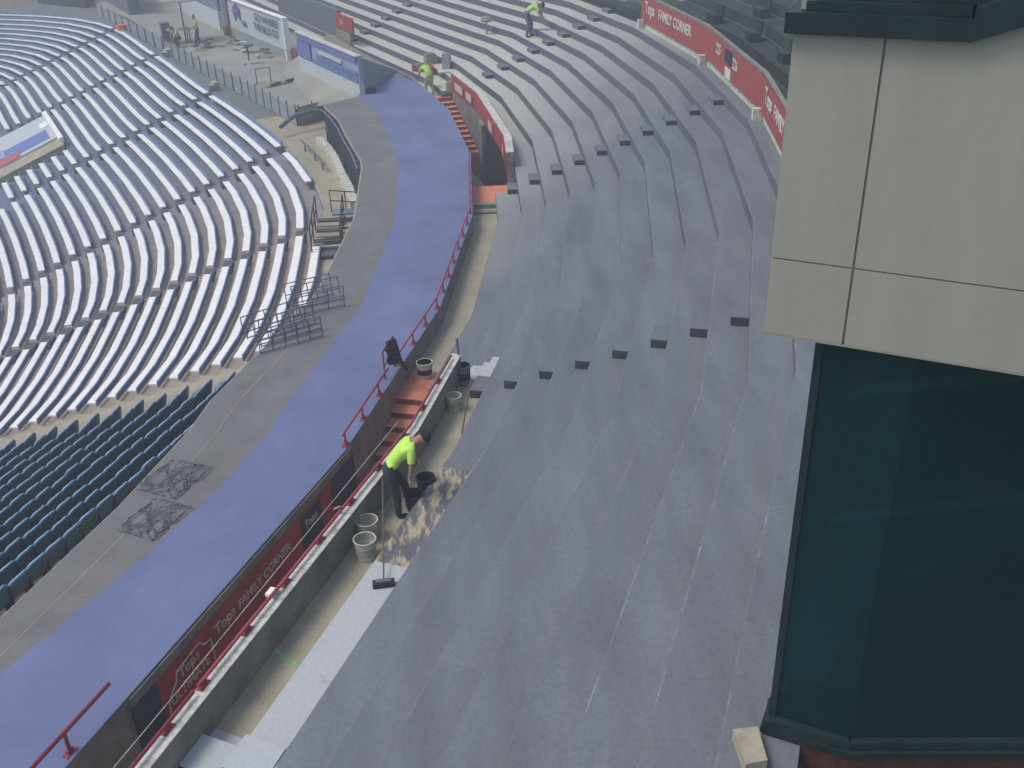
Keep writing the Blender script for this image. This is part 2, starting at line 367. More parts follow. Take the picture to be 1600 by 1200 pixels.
# ---------------------------------------------------------------- vomitories (two sunken stairwells)
def well(lo, hi, name, label):
    t = empty(name, (*cp(50.1, lo), -2.3)); L = Vector(t.location)
    def bl(b, nm):
        o = b.build(nm); o.parent = t; o.matrix_parent_inverse = Matrix.Translation(-L); return o
    b = MB(); strip(b, 49.5, -2.2, 50.80, -2.2, lo, hi, 'well'); bl(b, 'floor')
    return t, bl
t, bl = well(-24.25, -13.6, 'stairwell', 'deep concrete stairwell between the violet walkway and the near parapet'); tag(t, 'deep concrete stairwell between the violet walkway and the near parapet', 'stairwell')
b = MB(); ringwall(b, 50.80, 50.97, -2.3, 1.14, -24.25, -13.6, 'dconc'); ringwall(b, 50.785, 50.985, 1.142, 1.16, -24.25, -13.6, 'ptop'); bl(b, 'parapet')
b = MB(); P = [cp(49.5, -24.6), cp(50.795, -24.6), cp(50.795, -24.25), cp(49.5, -24.25)]; b.hexa([(x, y, -2.3) for x, y in P], [(x, y, -1.0) for x, y in P], 'well'); bl(b, 'end_wall')
t1, bl1 = well(.95, 17.5, 'stairwell', ''); tag(t1, 'deep stairwell with maroon parapet in front of the far rows', 'stairwell')
b = MB()
ringwall(b, 50.68, 50.90, -2.3, .75, 2.9, 17.5, 'well')
ringwall(b, 50.68, 50.90, .752, 1.05, 2.9, 17.5, 'conc'); ringwall(b, 50.66, 50.92, 1.052, 1.08, 2.9, 17.5, 'ptop'); bl1(b, 'parapet')
b = MB(); ringwall(b, 50.655, 50.678, -2.2, .32, 3.2, 10.2, 'black'); bl1(b, 'doorway')
b = MB(); ringwall(b, 50.5, 50.65, -2.2, .30, 10.3, 11.3, 'conc'); bl1(b, 'pillar')
b = MB(); P = [cp(49.5, .95), cp(50.68, .95), cp(50.68, 2.9), cp(49.5, 2.9)]; b.hexa([(x, y, -2.3) for x, y in P], [(x, y, -.02) for x, y in P], 'redfloor'); bl1(b, 'landing')
b = MB(); P = [cp(50.70, .8), cp(50.93, .8), cp(50.93, 2.85), cp(50.70, 2.85)]; b.hexa([(x, y, -.1) for x, y in P], [(x, y, .02) for x, y in P], 'redfloor'); bl1(b, 'curb')
# maroon banner on the inner face of that parapet
b = MB(); ringwall(b, 50.64, 50.675, .35, 1.0, 3.0, 17.3, 'dredsign'); ringwall(b, 50.60, 50.638, .42, .93, 7.6, 12.5, 'redsign'); bl1(b, 'banner')
for a0, a1 in ((4.2, 5.1), (8.0, 8.9), (13.4, 14.4), (15.0, 16.4)): b = MB(); ringwall(b, 50.585, 50.598, .5, .82, a0, a1, 'cream2'); bl1(b, 'pale_panel')
# stairs: treads and dark risers
def stairs(bl, a_top, sgn, n=11, half='redfloor', ro=50.65, rise=.12, run=.37):
    b = MB(); da = math.degrees(run/50.1)
    for k in range(n):
        z = -rise*(k+1); a0 = a_top + sgn*da*k; a1 = a_top + sgn*da*(k+1)
        lo, hi = min(a0, a1), max(a0, a1)
        P = [cp(49.505, lo), cp(ro, lo), cp(ro, hi), cp(49.505, hi)]
        b.hexa([(x, y, -2.25) for x, y in P], [(x, y, z) for x, y in P], half)
        ar = a0
        P = [cp(49.505, ar), cp(ro, ar), cp(ro, ar+sgn*.02), cp(49.505, ar+sgn*.02)]
        if sgn < 0: P = [P[3], P[2], P[1], P[0]]
        b.hexa([(x, y, z+.001) for x, y in P], [(x, y, z+rise-.002) for x, y in P], 'redrise')
    return bl(b, 'stair_flight')
stairs(bl, -13.6, -1, ro=50.795); stairs(bl1, 17.3, -1)
b = MB(); P = [cp(49.505, -13.6), cp(50.80, -13.6), cp(50.80, -12.4), cp(49.505, -12.4)]; b.hexa([(x, y, -.02) for x, y in P], [(x, y, .004) for x, y in P], 'redfloor'); bl(b, 'landing')
b = MB(); P = [cp(49.505, 17.35), cp(50.8, 17.35), cp(50.8, 18.0), cp(49.505, 18.0)]; b.hexa([(x, y, .0) for x, y in P], [(x, y, .03) for x, y in P], 'redfloor'); bl1(b, 'landing')
# two low kerbs where the middle aisle meets the bare walkway
b = MB()
for a in (.35, -.25):
    P = [cp(49.55, a-.12), cp(50.2, a-.12), cp(50.2, a+.12), cp(49.55, a+.12)]; b.hexa([(x, y, 0.0) for x, y in P], [(x, y, .13 if a > 0 else .07) for x, y in P], 'conc')
tag(b.build('threshold'), 'low double concrete threshold between the red landing and bare walkway', 'threshold')
# parapet continuing towards the camera past the stairwell
b = MB(); ringwall(b, 50.80, 50.97, -1.02, 1.14, A_NEAR, -24.25, 'dconc'); ringwall(b, 50.785, 50.985, 1.142, 1.16, A_NEAR, -24.25, 'ptop')
tag(b.build('parapet'), 'concrete parapet with pale cap running out of the bottom left corner', 'parapet')
b = MB(); strip(b, 49.5, -1.0, 50.80, -1.0, A_NEAR, -24.6, 'conc'); tag(b.build('pavement'), kind='structure')

# red floor line along the outer edge beyond the far stairs
b = MB(); ringwall(b, 49.505, 49.62, .0, .2, 17.6, 33, 'redrise'); tag(b.build('kerb'), 'thin dark red kerb between violet walkway and the far rows', 'kerb')

# ---------------------------------------------------------------- lettering
def text_mesh(s, size, m, depth=.006, name='lettering'):
    cu = bpy.data.curves.new(name, 'FONT'); cu.body = s; cu.size = size; cu.extrude = depth; cu.offset = .012*size
    cu.align_x = 'LEFT'; cu.align_y = 'BOTTOM'; cu.resolution_u = 2
    o = bpy.data.objects.new(name, cu); COL.objects.link(o); bpy.context.view_layer.update()
    me = bpy.data.meshes.new_from_object(o.evaluated_get(bpy.context.evaluated_depsgraph_get())); COL.objects.unlink(o); bpy.data.objects.remove(o)
    me.materials.clear(); me.materials.append(M[m] if isinstance(m, str) else m)
    q = bpy.data.objects.new(name, me); COL.objects.link(q); return q
def put_text(s, size, m, org, right, parent=None, name='lettering', sx=1.0):
    o = text_mesh(s, size, m, name=name); rt = Vector((right[0], right[1], right[2] if len(right) > 2 else 0)).normalized(); up = Vector((0, 0, 1)); up = (up - rt*up.dot(rt)).normalized(); nn = rt.cross(up)
    mt = Matrix((rt*sx, up, nn)).transposed().to_4x4(); mt.translation = Vector(org)
    if parent:
        o.data.transform(mt); o.parent = parent; o.matrix_parent_inverse = Matrix.Translation(-parent.location)
    else: o.matrix_world = mt
    return o
def sub(b, nm, t, smooth=False):
    o = b.build(nm, smooth=smooth); o.parent = t; o.matrix_parent_inverse = Matrix.Translation(-Vector(t.location)); return o

# long maroon banner hung on the walkway wall inside the near stairwell
t = empty('wall_banner', (*cp(49.51, -24), -1.0)); tag(t, 'long maroon banner reading FAMILY CORNER on the walkway wall in the near stairwell', 'banner')
b = MB(); ringwall(b, 49.505, 49.53, -1.25, .29, -23.6, -17.7, 'dredsign'); sub(b, 'board', t)
for p_, q_ in ((-24.2, -23.62), (-17.68, -16.6)): b = MB(); ringwall(b, 49.505, 49.535, -1.25, .29, p_, q_, 'navy'); sub(b, 'end_panel', t)
b = MB(); ringwall(b, 49.505, 49.53, .30, .46, -24.2, -16.6, 'dconc'); sub(b, 'top_rail', t)
rt = (-math.sin(R_(NEAR_N)), math.cos(R_(NEAR_N)))
def on_wall(R, a, z): return (*cp(R, a), z)
put_text('Tops', .27, 'cream2', on_wall(49.54, -22.05, -.12), rt, t, sx=1.0)
put_text('FAMILY CORNER', .22, 'cream2', on_wall(49.54, -21.3, -.12), rt, t, sx=.95)
put_text('Tops', .24, 'cream2', on_wall(49.54, -23.1, -.12), rt, t)
b = MB()
pts = [on_wall(49.55, a, z) for a, z in ((-23.5, -.48), (-23.45, -.2), (-23.2, -.02), (-23.15, .12), (-22.5, .16), (-22.4, .05), (-22.2, .0), (-22.2, -.4))]
b.tube(pts, .014, 'cream2', 5); sub(b, 'outline', t)
put_text('ULTIMATE', .24, 'cream2', on_wall(49.54, -23.4, -.40), rt, t, sx=.85)
b = MB(); ringwall(b, 49.532, 49.545, -.65, .2, -19.0, -18.2, 'navy'); sub(b, 'dark_panel', t)
put_text('Tops', .22, 'cream2', on_wall(49.55, -18.9, -.1), rt, t)

# upper red wall with lettering
t = empty('sign_wall', (*cp(57.6, 5), zt(10))); tag(t, 'tall red wall with FAMILY CORNER lettering along the top of the terrace', 'sign wall')
zb = zt(10)-.1
b = MB(); ringwall(b, 57.62, 57.67, zb-.4, zb+1.36, -14, 12.85, 'ptop'); sub(b, 'wall', t)
b = MB(); ringwall(b, 57.56, 57.60, zb+.34, zb+1.28, -14, 12.85, 'redsign'); sub(b, 'board', t)
b = MB(); ringwall(b, 57.55, 57.68, zb+1.362, zb+1.39, -14, 12.9, 'conc'); sub(b, 'coping', t)
for a in (12.6, 5.25, -2.1):
    b = MB(); P = [cp(57.35, a-.12), cp(57.6, a-.12), cp(57.6, a+.12), cp(57.35, a+.12)]; b.hexa([(x, y, zt(9)) for x, y in P], [(x, y, zb+.42) for x, y in P], 'ptop'); sub(b, 'pier', t)
def facing_in(a): n = nrm(a); return (math.sin(R_(n)), -math.cos(R_(n)))      # reading direction seen from the field
def ftext(s, size, R, a, z, t, m='cream', sx=1.0): return put_text(s, size, m, (*cp(R, a), z), facing_in(a), t, sx=sx)
ftext('Tops', .62, 57.54, 12.3, zb+.62, t); ftext('FAMILY CORNER', .52, 57.54, 10.55, zb+.64, t, sx=.98)
ftext('225', .44, 57.54, 3.6, zb+.74, t); ftext('226', .44, 57.54, 1.35, zb+.70, t)
b = MB(); ringwall(b, 57.53, 57.555, zb+.80, zb+1.18, 1.45, 2.35, 'dgreen'); ringwall(b, 57.53, 57.555, zb+.36, zb+.66, 1.5, 2.2, 'cream'); sub(b, 'number_plate', t)
ftext('Tops', .62, 57.54, -2.8, zb+.62, t); ftext('FAMILY', .52, 57.54, -4.5, zb+.64, t)

# dark terrace behind the red wall
b = MB()
for k in range(9):
    Ra = 57.85+k*.85; strip(b, Ra, 3.5+k*.42, Ra+.85, 3.5+k*.42, -9.0+0*k, 24, 'dgreen'); strip(b, Ra, 3.1+k*.42, Ra, 3.5+k*.42, -9.0, 24, 'dgreen')
strip(b, 57.8, 3.3, 58.2, 3.3, -9, 24, 'dgreen'); tag(b.build('rear_terrace'), kind='structure')
for k, (R, a, z, w_) in enumerate(((59.0, 4.6, 3.92, .5), (59.9, 6.4, 4.34, .55), (60.7, 1.6, 4.76, .6), (59.1, 1.2, 3.92, .5), (58.9, 8.2, 3.92, .6))):
    b = MB(); c = cp(R, a); b.box((*c, z), .35, w_*1.4, .3, 'dtrim', R_(nrm(a))); b.box((c[0]+.18, c[1], z+.3), .08, w_*1.3, .35, 'dtrim', R_(nrm(a)))
    tag(b.build('covered_seat', loc=(*c, z)), '%s dark covered seat from the camera end behind the red wall' % ORD[(3, 4, 1, 0, 2)[k] if False else sorted([4.6, 6.4, 1.6, 1.2, 8.2]).index(a)], 'seat', 'dark seats behind the red wall')

# ---------------------------------------------------------------- railings
def railing(name, pts, zs, hgt, step, label, cat='railing', m='red', r=.024, plate=True, mid=False, group=None):
    L = pts[0]; t = empty(name, (L[0], L[1], zs)); tag(t, label, cat, group)
    b = MB(); b.tube([(x, y, zs+hgt) for x, y in pts], r, m); 
    if mid: b.tube([(x, y, zs+hgt*.5) for x, y in pts], r*.8, m, 6)
    sub(b, 'rail', t, True)
    d = 0; nxt = .1; 
    for (x0, y0), (x1, y1) in zip(pts, pts[1:]):
        l = math.hypot(x1-x0, y1-y0)
        while nxt <= d+l:
            u = (nxt-d)/l; x, y = x0+(x1-x0)*u, y0+(y1-y0)*u
            b = MB(); b.tube([(x, y, zs), (x, y, zs+hgt)], r*.9, m, 8); sub(b, 'post', t, True)
            if plate:
                b = MB(); b.box((x, y, zs), .20, .09, .014, m, math.atan2(y1-y0, x1-x0)); b.box((x, y, zs+.014), .10, .05, .05, m, math.atan2(y1-y0, x1-x0)); sub(b, 'base_plate', t)
            nxt += step
        d += l
    return t
railing('parapet_rail', poly(50.845, -24.25, -13.9), 1.161, .085, 1.02, 'low red pipe rail on the pale parapet cap beside the bending worker', r=.026)
railing('parapet_rail', poly(50.845, -34, -24.35), 1.161, .085, 1.02, 'low red pipe rail on the parapet cap in the bottom left corner', r=.026)
railing('guard_rail', poly(49.40, -34, -24.35), .5, .34, .95, 'short red pipe rail ending on the violet walkway at bottom left', r=.028)
railing('guard_rail', poly(49.44, -16.8, -13.75), .5, .26, .95, 'red pipe rail on the violet walkway beside the near red stairs', r=.022)
railing('guard_rail', poly(49.44, -13.0, 4.5), .5, .26, .95, 'long curved red pipe rail along the edge of the violet walkway', r=.022)
t = empty('gate_frame', (*cp(49.3, -13.6), .5)); tag(t, 'raised red pipe gate frame with black cloth beside the near stairs', 'gate')
b = MB(); g0, g1 = cp(49.35, -13.72), cp(49.38, -13.05)
b.tube([(*g0, .5), (*g0, 1.12), (*g1, 1.2), (*g1, .5)], .02, 'red'); sub(b, 'frame', t, True)
b = MB(); b.tube([(*g0, .8), (*g1, .85)], .014, 'red', 6); sub(b, 'crossbar', t, True)
# black cloth hung over the gate
b = MB(); N = 9
for i in range(N):
    for j in range(8):
        def P(i, j):
            u, v = i/N, j/8; x = g0[0]+(g1[0]-g0[0])*(.05+.95*u); y = g0[1]+(g1[1]-g0[1])*(.05+.95*u)
            return (x+.05*math.sin(u*9+v*3)+(.05+.22*u)*v, y-.06*v+.03*math.cos(u*13), 1.17-(.22+.5*u)*v - .04*math.sin(u*7))
        b.face([P(i, j), P(i+1, j), P(i+1, j+1), P(i, j+1)], 'cap')
o = b.build('jacket', smooth=True); sm = o.modifiers.new('s', 'SOLIDIFY'); sm.thickness = .03
tag(o, 'black jacket draped over the red gate frame by the near stairs', 'jacket')
# thin cable strung along the stairwell
b = MB(); b.tube([(*cp(50.25, -33), .75), (*cp(50.25, -24), .72), (*cp(50.3, -16), .76)], .006, 'ptop', 5); tag(b.build('cable'), 'thin pale cable strung along the near stairwell above the maroon banner', 'cable')

# ---------------------------------------------------------------- lower bowl
LZ, LT, LH = -.8, .614, .213
AIS = [((-5.746, 22.73), -7.5, .611), ((-6.116, 31.807), 6.9, .615), ((-8.996, 41.011), 25.2, .613), ((-14.407, 51.197), 30.6, .615), ((-20.126, 61.771), 30.6, .619), ((-25.648, 71.525), 34.0, .621)]
def ap(j, i):
    (x, y), d, t_ = AIS[j]; return Vector((x-i*t_*math.cos(R_(d)), y-i*t_*math.sin(R_(d))))
def an(j): return Vector((math.cos(R_(AIS[j][1])), math.sin(R_(AIS[j][1]))))
def lrow(j, i, s):       # section j between aisle j and j+1; s in 0..1 ; faceted hermite
    A, B = ap(j, i), ap(j+1, i); L = (B-A).length
    ta = Vector((-an(j).y, an(j).x))*L; tb = Vector((-an(j+1).y, an(j+1).x))*L
    def H(s): return A*(2*s**3-3*s**2+1)+ta*(s**3-2*s**2+s)+B*(-2*s**3+3*s**2)+tb*(s**3-s**2)
    kn = [0, .22, .5, .78, 1]
    for a, b in zip(kn, kn[1:]):
        if s <= b: u = (s-a)/(b-a); return H(a)*(1-u)+H(b)*u
def row_in(i):           # continuation past aisle 5, curving round to the left
    B = ap(5, i); d = Vector((-an(5).y, an(5).x)); pts = [B]; a = math.atan2(d.y, d.x)
    steps = [(3.2, 4), (3.2, 9), (3.6, 12), (5, 10), (9, 6), (12, 3)]
    for l, da in steps:
        l = max(.6, l - i*LT*R_(da)*1.0); a += R_(da); pts.append(pts[-1]+Vector((math.cos(a), math.sin(a)))*l)
    return pts
def row_lo(i, ofs=0):    # continuation below aisle 0 (the blue seats): facet then straight
    B = ap(0, i); pts = [B]; a = R_(AIS[0][1]-90-5); 
    L1 = 2.6-i*.05
    pts.append(B+Vector((math.cos(a), math.sin(a)))*L1); a = R_(NEAR_N-90); pts.append(pts[-1]+Vector((math.cos(a), math.sin(a)))*22)
    return pts
def full_row(i):
    P = list(reversed(row_lo(i)))[:-1]
    for j in range(5):
        for s in (0, .22, .5, .78): P.append(lrow(j, i, s))
    return P + row_in(i)
mb = MB(); NR = 22
def nst(P, d):   # offset polyline outward
    out = []
    for k, p in enumerate(P):
        q = (P[min(k+1, len(P)-1)]-P[max(k-1, 0)]).normalized(); out.append(p+Vector((q.y, -q.x))*d)
    return out
for i in range(NR):
    A = nst(full_row(i), .2); B = nst(full_row(i+1), .2); z = LZ-.35-i*LH
    for k in range(len(A)-1):
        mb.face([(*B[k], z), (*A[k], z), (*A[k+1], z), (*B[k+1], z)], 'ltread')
        mb.face([(*A[k], z), (*A[k], z+LH), (*A[k+1], z+LH), (*A[k+1], z)], 'lrise')
A = nst(full_row(0), .2); B = nst(full_row(0), 6.0)
for k in range(len(A)-1): mb.face([(*A[k], LZ-.35+LH), (*B[k], LZ-.35+LH), (*B[k+1], LZ-.35+LH), (*A[k+1], LZ-.35+LH)], 'tan' if k < 12 else 'grey')
tag(mb.build('lower_terrace'), kind='structure')

SECN = ['section beside the blue seats', 'second section from the blue seats', 'third section from the blue seats', 'fourth section from the blue seats', 'fifth section from the blue seats', 'farthest curved section']
def bench(i, P, label, mat_='wbench', low=False):
    mid = P[len(P)//2]; z = LZ-i*LH
    t = empty('bench', (mid.x, mid.y, z-.35)); tag(t, label, 'bench', 'white topped benches in the lower bowl')
    I, O, K0, K1 = nst(P, -.125), nst(P, .11), nst(P, .115), nst(P, .155)
    def rib(nm, A, B, z0, z1, m_):
        b = MB()
        for k in range(len(P)-1):
            q = [A[k], B[k], B[k+1], A[k+1]]; b.hexa([(v.x, v.y, z0) for v in q], [(v.x, v.y, z1) for v in q], m_)
        sub(b, nm, t)
    rib('seat', I, O, z-.05, z, mat_); rib('backrest', K0, K1, z-(.10 if low else .30), z+(.07 if low else .17), 'bblue')
    return t
for j in range(5):
    for i in range(0, 21):
        if j == 0 and i == 0: s0, s1 = .30, .78
        elif j == 1 and i == 0: s0, s1 = .50, .93
        else: s0, s1 = None, None
        L = (ap(j+1, i)-ap(j, i)).length; g0 = (.40 if j else .36)/L
        s0 = g0 if s0 is None else s0; s1 = 1-g0 if s1 is None else s1
        if i >= (20, 20, 20, 17, 15)[j]: continue
        if j == 3 and i >= 11: s1 = .26
        S = [s0]+[k for k in (.22, .5, .78) if s0+.02 < k < s1-.02]+[s1]
        bench(i, [lrow(j, i, s) for s in S], 'white-topped blue-backed bench, %s row down, %s' % (ordn(i), SECN[j]), low=(j <= 1))
for i in range(0, 14):
    P = row_in(i); d = (P[1]-P[0]).normalized(); P[0] = P[0]+d*.36
    bench(i, P, 'white-topped blue-backed bench, %s row down, %s' % (ordn(i), SECN[5]))
# aisle steps of the lower bowl
for j in range(6):
    for i in range(1, (17, 20, 18, 15, 13, 12)[j]):
        p = ap(j, i); z = LZ-.35-i*LH; n = an(j); tt = Vector((-n.y, n.x)); b = MB()
        wd = .24 if j else .16
        q = [p-n*.15-tt*wd, p+n*.16-tt*wd, p+n*.16+tt*wd, p-n*.15+tt*wd]
        b.hexa([(v.x, v.y, z) for v in q], [(v.x, v.y, z+(.30 if j else .12)) for v in q], 'lstep' if j else 'lbeige')
        tag(b.build('aisle_step', loc=(p.x, p.y, z)), 'dark aisle step, %s row down, %s bench aisle from the blue seats' % (ordn(i), ORD[j]), 'step', 'aisle steps of the lower bowl')

# blue seats
def make_seat():
    t = empty('stadium_seat'); b = MB(); N = 6
    # backrest: rounded top, curved in plan ; outward (back) = +x, width along y
    def prof(u): return .34*(1-.22*abs(2*u-1)**4)
    for k in range(N):
        u, v = k/N, (k+1)/N; y0, y1 = -.222+.444*u, -.222+.444*v; x0 = .13-.05*(2*u-1)**2; x1 = .13-.05*(2*v-1)**2
        b.hexa([(x0, y0, .0), (x0+.035, y0, .0), (x1+.035, y1, .0), (x1, y1, .0)], [(x0+.05, y0, prof(u)), (x0+.095, y0, prof(u)-.01), (x1+.095, y1, prof(v)-.01), (x1+.05, y1, prof(v))], 'seat')
    sub(b, 'backrest', t)
    b = MB(); b.tube([(.13-.05*(2*k/N-1)**2+.06, -.222+.444*k/N, prof(k/N)+.005) for k in range(N+1)], .027, 'seatlit', 6); sub(b, 'rim', t, True)
    b = MB(); b.hexa([(-.20, -.2, -.02), (.12, -.2, -.06), (.12, .2, -.06), (-.20, .2, -.02)], [(-.20, -.2, .02), (.12, -.2, -.02), (.12, .2, -.02), (-.20, .2, .02)], 'seat'); sub(b, 'seat', t)
    b = MB(); b.box((.06, -.23, -.33), .22, .03, .5, 'dsteel'); sub(b, 'bracket', t)
    return t
proto = None; cnt = 0
for i in range(0, 14):
    P = nst(row_lo(i), -.0); d0 = (P[1]-P[0]).normalized(); L1 = (P[1]-P[0]).length; d1 = (P[2]-P[1]).normalized()
    s = 1.65; k = 0; lim = 12.6 - i*.56
    while s < lim+.5:
        if s < L1: p = P[0]+d0*s; d = d0
        else: p = P[1]+d1*(s-L1); d = d1
        lab = '%s blue seat from the beige aisle, %s row below the grey strip' % (ordn(k), ordn(i))
        if proto is None: proto = make_seat(); o = proto
        else: o = copy_tree(proto)
        o.location = (p.x, p.y, LZ-i*LH+.06+random.uniform(-.012, .012)); o.rotation_euler = (0, random.uniform(-.05, .05), math.atan2(d.y, d.x)+math.pi/2+random.uniform(-.05, .05))
        tag(o, lab, 'stadium seat', 'blue stadium seats in the lower bowl'); k += 1; cnt += 1; s += .455
print('seats', cnt)
# beige wedge-shaped concrete pads of the aisle beside the blue seats
mb = MB()
for i in range(0, 18):
    P = row_lo(i); d0 = (P[1]-P[0]).normalized(); n = Vector((-d0.y, d0.x)); z = LZ-.35-i*LH
    if n.x < 0: n = -n
    q = [P[0]+d0*.04-n*.28, P[0]+d0*1.42-n*.30, P[0]+d0*1.36+n*.16, P[0]+d0*.02+n*.18]
    q.reverse()
    b = MB(); b.hexa([(v.x, v.y, z) for v in q], [(v.x, v.y, z+.22) for v in q], 'lbeige')
    tag(b.build('aisle_step', loc=(P[0].x, P[0].y, z)), 'beige concrete step, %s row down where benches meet the blue seats' % ordn(i), 'step', 'beige steps beside the blue seats')

# ---------------------------------------------------------------- stud wall under the grey strip, ledge curb, stair platform
t = empty('stud_wall', (*cp(45.4, 9.5), -.94)); tag(t, 'dark open stud wall below the end of the grey strip', 'wall')
b = MB(); A = [4.4, 6.5, 9, 11.5, 13.6, 15.6]
for p, q in zip(A, A[1:]):
    a_, c_ = cp(gl(p)-.06, p), cp(gl(q)-.06, q); b.wall(c_, a_, -.94, .44, -.05 if False else .05, 'dtrim')
sub(b, 'backing', t)
for a in [4.5+k*.95 for k in range(12)]:
    b = MB(); c = cp(gl(a)-.13, a); b.box((*c, -.94), .07, .07, 1.38, 'steel', R_(a)); sub(b, 'stud', t)
for z in (-.93, .36):
    b = MB(); b.tube([(*cp(gl(a)-.16, a), z+.04) for a in A], .04, 'steel', 4); sub(b, 'rail', t)
b = MB(); prev = None
for p, q in zip(A, A[1:]):
    a_, c_ = cp(gl(p)-.25, p), cp(gl(q)-.25, q); b.wall(a_, c_, -.94, -.70, .28, 'ptop')
tag(b.build('curb'), 'pale concrete curb at the foot of the dark stud wall', 'curb')
b = MB(); b.tube([(-9.4, 43.2, -.5), (-8.9, 43.9, -.22), (-8.2, 44.5, -.15), (-7.6, 44.6, -.2)], .09, 'steel', 6)
tag(b.build('handrail'), 'bent dark steel handrail at the corner of the pale slab', 'handrail')
b = MB(); b.tube([(p.x, p.y, -.6) for p in [lrow(1, -1.4, s) for s in (.62, .78, .9, 1)]], .04, 'steel', 6)
for s in (.66, .8, .95): q = lrow(1, -1.4, s); b.tube([(q.x, q.y, -.94), (q.x, q.y, -.6)], .03, 'steel', 5)
tag(b.build('handrail'), 'curving dark handrail above the benches below the stud wall', 'handrail')
# steel stair with pipe rails on the ledge
def pipe_stair(org, rz):
    t = empty('steel_stair', org, rz); tag(t, 'dark steel stair with pipe rails on the beige ledge beside the benches', 'stair')
    def s_(b, nm): o = b.build(nm); o.parent = t; return o
    for k in range(7):
        b = MB(); b.box((0, .1+k*.42, .02+.02*k), .82, .26, .05, 'lbeige' if k % 2 else 'lstep'); b.tube([(-.42, .1+k*.42, .12), (.42, .1+k*.42, .12)], .018, 'dsteel', 5); s_(b, 'tread')
    for x in (-.45, .45):
        b = MB()
        b.tube([(x, -.1, .85), (x, 3.1, .85)], .022, 'dsteel', 6); b.tube([(x, -.1, .45), (x, 3.1, .45)], .018, 'dsteel', 6); s_(b, 'rail')
        for y in (-.1, 1.0, 2.1, 3.1): b = MB(); b.tube([(x, y, 0), (x, y, .85)], .022, 'dsteel', 6); s_(b, 'post')
    b = MB(); b.box((.0, -.3, .0), .95, .35, .12, 'lstep'); b.box((.9, .55, .0), .75, 1.1, .10, 'lbeige'); b.box((.55, 3.0, .25), .95, .5, .06, 'lrise'); s_(b, 'landing')
    for y in (0, .55, 1.1):
        b = MB(); b.tube([(1.28, y, 0), (1.28, y, .8)], .02, 'dsteel', 6); s_(b, 'post')
    b = MB(); b.tube([(.5, 0, .8), (1.28, 0, .8), (1.28, 1.1, .8)], .02, 'dsteel', 6); b.tube([(.5, 0, .4), (1.28, 0, .4), (1.28, 1.1, .4)], .016, 'dsteel', 6); s_(b, 'side_rail')
    return t
pipe_stair((-5.5, 29.5, -.93), R_(6))
b = MB(); a0, a1 = Vector((-5.9, 33.3)), Vector((-4.85, 33.0))
for z in (-.15, -.5): b.tube([(a0.x, a0.y, z), (a1.x, a1.y, z)], .02, 'dsteel', 6)
for u in (0, .5, 1): p = a0.lerp(a1, u); b.tube([(p.x, p.y, -.93), (p.x, p.y, -.15)], .02, 'dsteel', 6)
tag(b.build('barrier'), 'small dark pipe barrier on the ledge below the stud wall', 'barrier')

# dismantled guard rails standing on the grey strip
def rail_rack(x, y, rz, n, L, H, gap, nu, label):
    t = empty('rail_rack', (x, y, .5), rz); tag(t, label, 'rail rack', 'racks of dismantled rails')
    for k in range(n):
        b = MB(); v = k*gap; sk = random.uniform(-.12, .12); ln = random.uniform(-.10, .16); hh = H*random.uniform(.8, 1.1)
        for z in (hh, hh*.5, .03): b.tube([(sk, v+ln*z/hh, z), (sk+L, v+ln*z/hh+.05*k, z)], .013, 'steel', 6)
        for q in range(nu): u = sk+L*q/(nu-1); b.tube([(u, v+.05*k*q/(nu-1), .0), (u, v+ln+.05*k*q/(nu-1), hh)], .013, 'steel', 6)
        o = b.build('frame'); o.parent = t
rail_rack(-4.95, 21.9, R_(25), 3, 1.15, .55, .32, 4, 'rack of dark guard rails standing across the end of the last white bench')
rail_rack(-5.35, 20.0, R_(32), 5, 1.45, .42, .30, 6, 'larger rack of dark guard rails by the blue seats corner')
# shallow heaps of dark netting
def netting(x, y, rz, L, W, label):
    b = MB(); rnd = random.Random(int(x*100)); t = 'steel'
    for k in range(40):
        u0, v0 = rnd.uniform(-L/2, L/2), rnd.uniform(-W/2, W/2); pts = []
        a = rnd.uniform(0, 6.28)
        for q in range(6):
            u0 = max(-L/2, min(L/2, u0+math.cos(a)*.14)); v0 = max(-W/2, min(W/2, v0+math.sin(a)*.14)); a += rnd.uniform(-1.2, 1.2)
            pts.append((u0, v0, .01+rnd.uniform(0, .06)))
        b.tube(pts, .009, t, 4)
    o = b.build('netting'); o.location = (x, y, .497); o.rotation_euler.z = rz; return tag(o, label, 'netting', kind=None)
netting(-6.0, 15.15, R_(65), 1.0, .85, 'crumpled dark netting lying on the grey strip beside the violet walkway')
netting(-6.0, 13.95, R_(65), .95, .75, 'smaller heap of dark netting nearer the camera on the grey strip')

